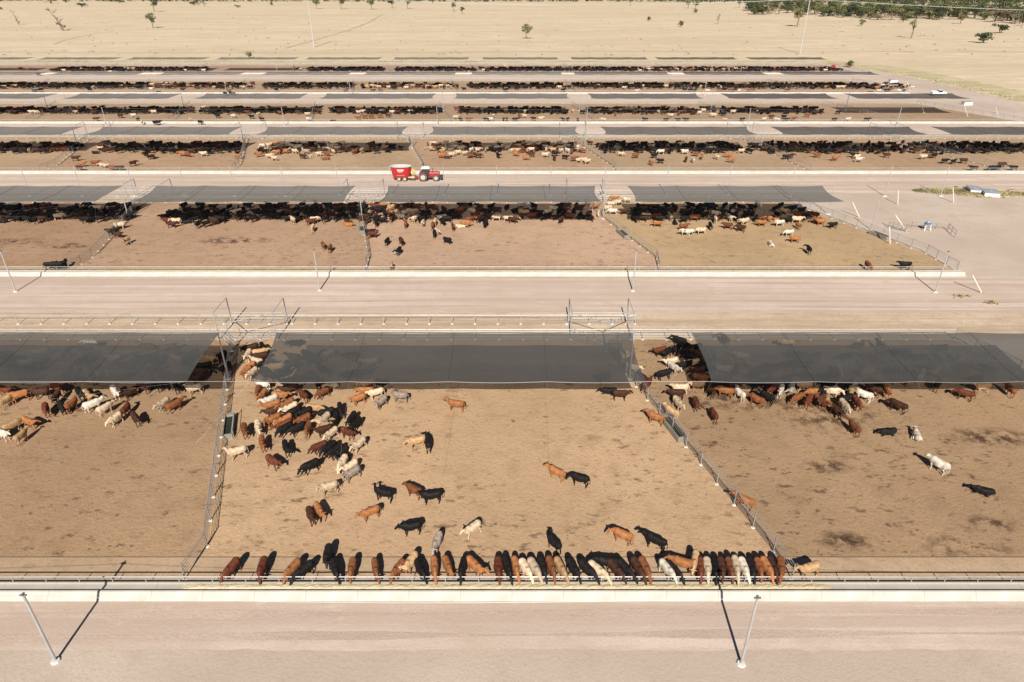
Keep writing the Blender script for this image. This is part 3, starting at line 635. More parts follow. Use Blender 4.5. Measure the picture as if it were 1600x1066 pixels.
def make_tree_mesh(kind, seed):
    """unit tree: 10 m high"""
    rd = random.getstate(); random.seed(seed)
    tr = MB(); cr = MB()
    if kind == 'round':
        tr.tube([(0, 0, 0), (.1, 0, 2.2), (.3, .1, 4)], [.34, .27, .2], 6)
        for _ in range(9):
            a = random.uniform(0, 6.28); rr = random.uniform(.8, 2.9); z = random.uniform(4.2, 8.2); c = (rr * math.cos(a), rr * math.sin(a), z)
            tr.tube([(.2, .05, 3.0), (c[0] * .5, c[1] * .5, (3.4 + z) / 2), c], [.16, .1, .04], 4)
            leafball(cr, c, random.uniform(1.2, 1.9), 55, .42)
        leafball(cr, (0, 0, 7.6), 1.9, 70, .42)
    elif kind == 'open':
        tr.tube([(0, 0, 0), (.2, 0, 2.5), (-.2, 0, 5), (.3, 0, 7.5)], [.32, .24, .16, .06], 6)
        for _ in range(8):
            a = random.uniform(0, 6.28); z = random.uniform(3.5, 9.3); rr = random.uniform(.8, 2.4) * (1.1 - z / 14); c = (rr * math.cos(a), rr * math.sin(a), z)
            tr.tube([(0, 0, z * .55), (c[0] * .5, c[1] * .5, z * .8), c], [.12, .08, .03], 4)
            leafball(cr, c, random.uniform(.7, 1.2), 32, .34)
    elif kind == 'bush':
        for _ in range(5):
            a = random.uniform(0, 6.28); tr.tube([(0, 0, 0), (1.3 * math.cos(a), 1.3 * math.sin(a), 4)], [.2, .08], 4)
        for _ in range(9):
            a = random.uniform(0, 6.28); rr = random.uniform(0, 3.4); leafball(cr, (rr * math.cos(a), rr * math.sin(a), random.uniform(2.6, 7.2)), random.uniform(1.7, 2.5), 60, .6)
    elif kind == 'ball':
        tr.tube([(0, 0, 0), (0, 0, 5)], [.4, .3], 6)
        for _ in range(14):
            a = random.uniform(0, 6.28); e = random.uniform(-1, 1); leafball(cr, (2.2 * math.cos(a) * math.sqrt(1 - e * e), 2.2 * math.sin(a) * math.sqrt(1 - e * e), 5.2 + 2.6 * e), 2.1, 60, .5, 1)
    elif kind == 'bare':
        tr.tube([(0, 0, 0), (-.4, 0, 3), (-1.6, 0, 6), (-3, 0, 9)], [.4, .28, .16, .05], 6)
        for _ in range(16):
            a = random.uniform(0, 6.28); z = random.uniform(2.5, 8); x = -.35 * z * z / 8; tr.tube([(x * .6, 0, z), (x * .6 + 1.6 * math.cos(a), 1.6 * math.sin(a), z + random.uniform(.8, 2))], [.09, .02], 4)
        for _ in range(3): leafball(cr, (random.uniform(-.8, 1.2), random.uniform(-1, 1), random.uniform(1.8, 3.8)), .9, 30, .34)
        leafball(cr, (-3, 0, 9), .9, 30, .3)
    random.setstate(rd)
    return tr.mesh('trunk', BARK), cr.mesh('crown', LEAF[0])
TM = {(k, s): make_tree_mesh(k, 50 + s * 7 + hash(k) % 1 + len(k)) for k in ('round', 'open', 'bush', 'ball', 'bare') for s in range(3 if k in ('round', 'open', 'bush') else 1)}
def tree(x, y, h, w, kind, leaf, label, group=None, name='gum_tree', s=None):
    s = random.randrange(3) if kind in ('round', 'open', 'bush') else 0
    a, c = TM[(kind, s)]; ww = {'round': 7.4, 'open': 5.2, 'bush': 8.6, 'ball': 8.0, 'bare': 5}[kind]
    root = empty(name, (x, y, 0), random.uniform(0, 6.28) if kind != 'bare' else 0); tag(root, label, 'tree' if h > 4.5 else 'bush', group)
    sc = (w / ww, w / ww, h / 10)
    link('trunk', a, root, scale=sc); o = link('crown', c, root, scale=sc)
    o.material_slots[0].link = 'OBJECT'; o.material_slots[0].material = LEAF[leaf]; return root
TR = [(-303,624,11.7,8.1),(-361,593,15.2,9.3),(-444,667,11.2,4.6),(-741,1207,7.0,16.5),(-753,1269,4.9,9.7),(-618,1077,6.3,12.9),(-694,1302,3.8,11.1),(-646,1237,6.0,12.7),(-439,917,15.2,9.8),(-488,1152,6.7,15.7),(-452,1101,8.7,8.5),(-386,1054,4.1,7.2),(-663,971,3.8,4.2),(-140,386,4.3,3.9),(-361,1126,5.5,5.8),(-264,1011,13.8,8.7),(-226,991,14.5,9.2),(-186,991,14.5,9.2),(-165,1032,13.1,11.2),(-141,1011,13.8,10.1),(-130,1237,6.0,6.3),(-73,934,10.9,7.2),(-58,869,7.6,6.0),(10,511,9.6,7.1),(178,1126,9.8,5.8),(134,727,4.3,4.4),(243,1032,11.0,7.9),(248,1011,10.8,9.4),(217,884,5.2,6.1),(146,641,5.0,5.5),(188,676,8.0,4.1),(320,1054,12.3,7.2),(312,991,11.6,10.2),(247,641,15.5,11.1),(161,344,3.2,4.3),(306,649,6.1,5.5),(281,517,13.4,6.3),(308,478,7.0,10.6),(375,566,7.8,9.8),(447,649,7.0,6.7),(409,676,8.6,8.2),(372,706,6.9,5.5)]
KIND = {0: ('round', 0), 1: ('bare', 1), 2: ('bare', 3), 13: ('ball', 1), 23: ('round', 1), 33: ('round', 1), 34: ('bush', 0), 36: ('open', 1), 37: ('bush', 2), 38: ('bush', 2), 25: ('bush', 2), 29: ('bush', 0), 30: ('open', 3)}
WHERE = ['broad rounded gum tree alone on the grassland at the upper left', 'leaning half bare tree with a tuft of leaves at its tip, upper left', 'thin bare sapling on the grassland at the far left']
for i, (x, y, h, w) in enumerate(TR):
    kind, leaf = KIND.get(i, ('bush' if h < 7 else random.choice(['open', 'round']), random.choice([0, 0, 2, 1])))
    if i < 3: lab = WHERE[i]
    elif i == 13: lab = 'round clipped-looking bush just behind the farthest row of pens'
    elif i == 23: lab = 'small olive round-topped tree alone in the middle of the grassland'
    elif i == 34: lab = 'dark green shrub at the right end of the farthest row of pens'
    elif i == 33: lab = 'broad tree beside the right-hand power pole before the grove'
    elif i == 37: lab = 'wide dark bushy tree nearest the camera on the right grassland'
    elif i == 36: lab = 'thin ragged tree standing before the middle of the grove'
    else:
        left = sorted(t[0] / t[1] for t in TR); r = sorted(range(len(TR)), key=lambda q: TR[q][0] / TR[q][1]).index(i) + 1
        lab = '%s scattered tree from the left on the grassland, %s' % (nth(r), ('low and bushy' if kind == 'bush' else 'open crowned' if kind == 'open' else 'round crowned'))
    h, w = (h, w) if i == 13 else (h * 1.12, w * 1.25)
    tree(x, y, h, w, kind, leaf, lab, None if i in (0, 1, 2, 13, 23, 33, 34, 36, 37) else 'scattered trees on the grassland', name='gum_tree' if h > 4.5 else 'bush')
# the grove at the upper right: every tree of it
g = []
for j in range(285):
    u = random.random(); rr = .315 + u * .42; y = 845 - 190 * u + 22 * math.sin(u * 11) + random.uniform(0, 210 - 60 * u); g.append((rr * y, y))
g.sort(key=lambda p: p[0] / p[1])
for j, (x, y) in enumerate(g):
    h = random.uniform(9, 16); kd = random.choice(['round', 'round', 'open', 'bush', 'bush'])
    tree(x, y, h * (.75 if kd == 'bush' else 1), h * random.uniform(1.0, 1.45), kd, random.choice([0, 0, 2, 2, 1, 3]), '%s tree from the left in the dense grove at the upper right' % nth(j + 1) if j < 99 else '%s tree from the right in the dense grove at the upper right' % nth(len(g) - j), 'trees of the grove')
# far wood that reads as one dark mass
b = MB()
for j in range(2600):
    u = random.uniform(-1, 1); x = u * 1150; y0 = 1290 - 150 * max(0, (x - 150) / 620) if x > 150 else 1290 + max(0, -x - 500) * .05
    y = y0 + abs(random.gauss(0, 120)) + random.uniform(0, 30); h = random.uniform(7, 13)
    leafball(b, (x, y, h * .55), h * .55, 16, 2.3, 1.0)
tag(b.build('forest', LEAF[2]), 'dark wood along the far edge of the plain', 'forest', kind='stuff')
# small tufts and low scrub sprinkled on the plain, plus weeds in the yard
b = MB()
for j in range(420):
    y = 400 + 800 * random.random() ** 1.5; x = random.uniform(-.8, .8) * y
    if x < 176 and y < 372: continue
    leafball(b, (x, y, .25), random.uniform(.5, 1.4), 5, .5, .4)
tag(b.build('scrub', LEAF[3]), 'low dry scrub dotted over the plain', 'scrub', kind='stuff')
b = MB()
for j in range(1300):
    u = random.random(); x = 81 + u * 23; w = 2.4 * math.sin(math.pi * min(1, u * 1.02 + .03)) + .6; y = 133.3 - .1 * (x - 81) + random.gauss(0, .42) * w
    leafball(b, (x, y, .15), random.uniform(.2, .5), 9, .13, .5)
for (px, py) in ((60.5, 82.5), (63.5, 80.5)):
    for j in range(14): leafball(b, (px + random.gauss(0, .5), py + random.gauss(0, .2), .1), .35, 6, .2, .5)
tag(b.build('weeds', mat('weed_green', (.27, .235, .12), .95, vary=.6, scale=.22)), 'yellow green weeds round the low white tanks', 'weeds', kind='stuff')
b = MB()
for j in range(2600):
    x = random.uniform(-250, 160); y = random.choice([random.uniform(355.5, 358), random.uniform(363, 372), 367]) + random.gauss(0, .8)
    leafball(b, (x, y, .15), random.uniform(.4, .9), 5, .2, .4)
for j in range(900):
    t = random.random(); P = [(174.7, 239.9), (174.9, 262), (173.5, 290), (170.7, 318.7), (163.3, 340), (152, 364)]
    q = t * 5; k = int(min(4, q)); a, c = Vector((*P[k], 0)), Vector((*P[k + 1], 0)); p = a.lerp(c, q - k)
    leafball(b, (p.x + random.gauss(3, 2.4), p.y + random.gauss(0, 1.5), .1), random.uniform(.3, .8), 5, .2, .35)
tag(b.build('verge_grass', mat('verge_green', (.36, .31, .18), .95, vary=.45, scale=.08)), 'greenish rough grass along the edge of the gravel yard', 'grass', kind='stuff')
# wheel tracks and drains on the plain
TRK = ground_mat('track_dirt', (.4, .33, .22), (.46, .38, .26), (.33, .26, .17), seed=41)
PINK = ground_mat('pink_track', (.56, .42, .31), (.6, .46, .35), (.5, .36, .26), seed=43)
def strip(name, pts, w, m, lab, z=.012):
    L = []; Rr = []
    for i, p in enumerate(pts):
        a = Vector(pts[max(0, i - 1)]); c = Vector(pts[min(len(pts) - 1, i + 1)]); d = (c - a).normalized(); n = Vector((-d.y, d.x)); p = Vector(p); ww = w * random.uniform(.8, 1.2)
        L.append(tuple(p + n * ww)); Rr.append(tuple(p - n * ww))
    o = sheet(name, L + Rr[::-1], z, m); tag(o, lab)
def curve_pts(a, c, bend, n=10):
    a = Vector(a); c = Vector(c); d = c - a; nn = Vector((-d.y, d.x)).normalized()
    return [tuple(a.lerp(c, t / n) + nn * bend * math.sin(math.pi * t / n)) for t in range(n + 1)]
strip('drain', curve_pts((-294, 470), (-318, 590), 6), 1.3, TRK, 'dark shallow drain on the grass at the upper left')
strip('drain', curve_pts((-137, 440), (-150, 860), -10), 1.5, TRK, 'long shallow drain crossing the grass behind the pens')
strip('wheel_track', curve_pts((8, 600), (37, 952), 9), .9, PINK, 'left one of two pink wheel tracks on the grass'); strip('wheel_track', curve_pts((16, 600), (42, 930), 9), .8, PINK, 'right one of two pink wheel tracks on the grass')
strip('dirt_track', [(x, 383 + 2.5 * math.sin(x / 60)) for x in range(-380, 620, 20)], 1.6, PINK, 'bare dirt track running behind the pens')
strip('dirt_track', [(x, 418 + 5 * math.sin(x / 90)) for x in range(-420, 620, 20)], 1.8, TRK, 'second faint dirt track behind the pens')
# power line
def power_pole(x, y, h, w, lab):
    root = empty('power_pole', (x, y, 0)); tag(root, lab, 'pole', 'poles of the power line')
    b = MB(); b.tube([(0, 0, 0), (0, 0, h)], [w * .72, w * .4], 8); b.build('shaft', mat('pale_pole', (.4, .39, .37), .8), root)
    b = MB(); b.box(-2.4, 2.4, -.12, .12, h - 1.2, h - .95); b.build('crossarm', DSTEEL, root)
    for sx in (-2.2, 0, 2.2):
        b = MB(); b.tube([(sx, 0, h - .95 if sx else h), (sx, 0, (h - .95 if sx else h) + .5)], .1, 6); b.build('insulator', WHITE, root)
PPs = [(-121.5, 448, 28.5, .55, 'thick pale power pole rising out of the top edge, left of the middle'), (162, 409, 27.5, .5, 'pale power pole in front of the grove at the upper right'), (196, 438, 10.5, .14, 'thin grey pole on the grass, first one right of the big power pole'), (228, 409, 10.5, .14, 'thin grey pole on the grass, second one right of the big power pole')]
for p in PPs: power_pole(*p)
def wire(a, c, sag, lab):
    a, c = Vector(a), Vector(c); b = MB(); b.tube([a.lerp(c, t / 16) - Vector((0, 0, sag * math.sin(math.pi * t / 16))) for t in range(17)], .035, 3)
    tag(b.build('power_line', mat('line_wire', (.6, .62, .6), .5)), lab, 'wire', 'power line wires')
for dx, w in ((-2.2, 'left'), (0, 'middle'), (2.2, 'right')):
    wire((-121.5 + dx, 448, 28.3), (162 + dx, 409, 27.3), 4, '%s long wire between the two big power poles' % w)
    wire((162 + dx, 409, 27.3), (470 + dx, 372, 26.5), 5, '%s long wire from the big power pole off to the right edge' % w)

# ------------------------------------------------------------ cattle
def coat(name, c, rough=.72): return mat('coat_' + name, c, rough, vary=.35, scale=2.6, objrand=.25, spec=.14)
COAT = {'K': coat('black', (.0115, .0098, .0098), .65), 'D': coat('dark_brown', (.05, .022, .014)), 'R': coat('red_brown', (.1, .03, .016)), 'B': coat('brown', (.16, .06, .026)),
        'O': coat('orange', (.28, .115, .045)), 'T': coat('tan', (.36, .225, .12)), 'C': coat('cream', (.45, .345, .24)), 'H': coat('white', (.45, .4, .335)), 'G': coat('grey', (.27, .22, .18))}
COAT['W'] = COAT['K']; COAT['F'] = COAT['R']
CNAME = {'K': 'black', 'W': 'white-faced black', 'D': 'dark brown', 'R': 'red brown', 'B': 'brown', 'O': 'orange', 'T': 'tan', 'C': 'cream', 'H': 'white', 'G': 'grey', 'F': 'white-faced red'}
WF = mat('white_face_hair', (.72, .67, .58), .7)
MUZ = mat('muzzle_skin', (.12, .07, .06), .6)
def ring_loft(b, rings, k=12):
    """rings: (centre, axis dir, right half, up half)"""
    n0 = len(b.v)
    for c, d, rw, rh in rings:
        c = Vector(c); d = Vector(d).normalized(); up = Vector((0, 0, 1)) if abs(d.z) < .92 else Vector((1, 0, 0)); s = d.cross(up).normalized(); u = s.cross(d)
        for j in range(k):
            t = 2 * math.pi * j / k; ct, st = math.cos(t), math.sin(t)
            e = .8; ct = math.copysign(abs(ct) ** e, ct); st = math.copysign(abs(st) ** e, st)
            b.v.append(tuple(c + s * rw * ct + u * rh * st))
    for i in range(len(rings) - 1):
        for j in range(k): b.f.append((n0 + i * k + j, n0 + i * k + (j + 1) % k, n0 + (i + 1) * k + (j + 1) % k, n0 + (i + 1) * k + j)); b.m.append(0)
    b.f.append(tuple(n0 + j for j in reversed(range(k)))); b.m.append(0); e = n0 + (len(rings) - 1) * k; b.f.append(tuple(e + j for j in range(k))); b.m.append(0)
def path_loft(b, pts, radii, k=10):
    pts = [Vector(p) for p in pts]; R2 = []
    for i, p in enumerate(pts):
        d = (pts[min(i + 1, len(pts) - 1)] - pts[max(0, i - 1)]); r = radii[i]; r = r if isinstance(r, tuple) else (r, r); R2.append((p, d, r[0], r[1]))
    ring_loft(b, R2, k)
def steer_mesh(pose, seed, ratio):
    rd = random.getstate(); random.seed(seed); b = MB(); dz = 0; fat = random.uniform(.94, 1.1); jit = Vector((random.uniform(-.04, .04), random.uniform(-.08, .08), random.uniform(-.08, .08)))
    lie = pose == 'lie'
    if lie: dz = -.62
    ring_loft(b, [((x, 0, z + dz), (1, 0, 0), w, h) for x, z, h, w in
        [(-.9, 1.12, .1, .1), (-.86, 1.09, .22, .21), (-.74, 1.06, .31, .27), (-.58, 1.04, .34, .31), (-.4, 1.0, .355, .285), (-.12, .965, .38, .335 * fat), (.15, .955, .38, .33 * fat), (.4, .99, .385, .27), (.6, 1.03, .35, .25), (.76, 1.03, .29, .2), (.88, 1.03, .17, .13)]], 14)
    # shoulder hump
    ring_loft(b, [((x, 0, z + dz), (1, 0, 0), w, h) for x, z, h, w in [(.2, 1.27, .05, .1), (.42, 1.31, .13, .15), (.6, 1.3, .12, .14), (.78, 1.22, .07, .1)]], 8)
    side = {'turnl': .42, 'turnr': -.42, 'walk': .1}.get(pose, random.uniform(-.08, .08))
    if pose == 'eat': poll = Vector((1.12, side * .3, .88)); muz = Vector((1.38, side * .5, .55))
    elif pose == 'low': poll = Vector((1.13, side * .9, .98)); muz = Vector((1.38, side * 1.3, .62))
    elif pose in ('turnl', 'turnr'): poll = Vector((1.02, side * .7, 1.26)); muz = Vector((1.22, side * 1.7, .98))
    else: poll = Vector((1.1, side * .7, 1.3)); muz = Vector((1.48, side, 1.02))
    poll += jit; muz += jit * 1.3
    poll.z += dz; muz.z += dz
    path_loft(b, [(.5, 0, 1.08 + dz), (.78, 0, 1.1 + dz), tuple(Vector((.78, 0, 1.1 + dz)).lerp(poll, .55)), tuple(poll)], [(.22, .34), (.17, .27), (.12, .18), (.095, .12)], 10)
    d = (muz - poll)
    path_loft(b, [tuple(poll - d * .15), tuple(poll + d * .15), tuple(poll + d * .5), tuple(poll + d * .85), tuple(muz)], [(.07, .08), (.125, .13), (.095, .11), (.072, .08), (.06, .05)], 10)
    sd = d.cross(Vector((0, 0, 1))).normalized()
    for s in (-1, 1):
        e0 = poll + sd * s * .08 + Vector((0, 0, .05)); e1 = e0 + sd * s * .25 + Vector((-.03, 0, -.05)); path_loft(b, [e0, e0.lerp(e1, .5), e1], [(.04, .04), (.075, .045), (.03, .028)], 6)
    sw = .16 if pose == 'walk' else random.uniform(-.04, .05)
    if not lie:
        for s, f in ((1, 1), (-1, -1)):
            a = sw * f
            path_loft(b, [(.5, s * .15, 1.0), (.52, s * .17, .72), (.5 + a * .6, s * .165, .42), (.5 + a * .9, s * .16, .38), (.49 + a, s * .16, .12), (.53 + a, s * .16, .02)], [(.1, .15), (.08, .11), (.055, .06), (.05, .055), (.04, .045), (.06, .06)], 8)
            path_loft(b, [(-.6, s * .15, 1.02), (-.52, s * .18, .78), (-.56 - a * .5, s * .17, .6), (-.72 - a, s * .16, .42), (-.68 - a, s * .16, .14), (-.63 - a, s * .16, .02)], [(.13, .22), (.11, .19), (.075, .11), (.05, .065), (.042, .05), (.06, .06)], 8)
    else:
        for s in (1, -1):
            path_loft(b, [(.45, s * .2, .3), (.7, s * .3, .12), (.95, s * .28, .07)], [(.12, .14), (.07, .07), (.05, .05)], 8)
            path_loft(b, [(-.5, s * .28, .3), (-.2, s * .42, .16), (-.5, s * .48, .07), (-.2, s * .5, .06)], [(.16, .2), (.12, .12), (.07, .06), (.05, .05)], 8)
    path_loft(b, [(-.84, 0, 1.28 + dz), (-.96, .02, 1.1 + dz), (-.99, .05, max(.75 + dz, .1)), (-.97, .05, max(.5 + dz, .06))], [.045, .035, .032, .045], 6)
    me = b.mesh('tmp', STEEL); bm = bmesh.new(); bm.from_mesh(me); bmesh.ops.recalc_face_normals(bm, faces=bm.faces[:]); bm.to_mesh(me); bm.free()
    o = bpy.data.objects.new('tmp', me); COL.objects.link(o)
    m = o.modifiers.new('r', 'REMESH'); m.mode = 'VOXEL'; m.voxel_size = .032
    m = o.modifiers.new('s', 'SMOOTH'); m.factor = .5; m.iterations = 2
    m = o.modifiers.new('d', 'DECIMATE'); m.ratio = ratio
    dg = bpy.context.evaluated_depsgraph_get(); out = bpy.data.meshes.new_from_object(o.evaluated_get(dg)); bpy.data.objects.remove(o); bpy.data.meshes.remove(me)
    bm = bmesh.new(); bm.from_mesh(out); bmesh.ops.triangulate(bm, faces=bm.faces[:])
    u = d.normalized()
    for f in bm.faces:
        c = f.calc_center_median(); t = (c - poll).dot(u) / d.length; f.smooth = True; off = ((c - poll) - u * (c - poll).dot(u)).length
        f.material_index = 0
        if c.x > .9 and t > .0 and off < .16: f.material_index = 1
        if c.x > .9 and t > .84 and off < .14: f.material_index = 2
        if c.z < .36 and not lie and c.x < .85: f.material_index = 3
    bm.to_mesh(out); bm.free(); out.name = 'steer_' + pose
    out.materials.clear()
    for q in (COAT['K'], COAT['K'], MUZ, COAT['K']): out.materials.append(q)
    random.setstate(rd); return out
HI = {}
for p in ('stand', 'low', 'turnl', 'turnr', 'walk', 'eat', 'lie'):
    HI[p] = [steer_mesh(p, 70 + s, .42) for s in range({'stand': 4, 'eat': 4, 'low': 3, 'walk': 3, 'lie': 1}.get(p, 2))]
def add_steer(x, y, a, c, pose, label, group, sc):
    me = random.choice(HI[pose]); o = link('steer', me, None, (x, y, .055), (0, 0, R(a)), (sc * random.uniform(.95, 1.05), sc * random.uniform(.92, 1.1), sc))
    for i in range(4):
        o.material_slots[i].link = 'OBJECT'
    pale = c in 'WF' or (c in 'KDR' and random.random() < .1)
    body = COAT[c]; leg = WF if c == 'F' or (c in 'ROB' and random.random() < .15) else body
    face = WF if c in 'WF' else body
    for i, m in enumerate((body, face, MUZ if c not in 'WF' else WF, leg)): o.material_slots[i].material = m
    tag(o, label, 'cow', group); return o
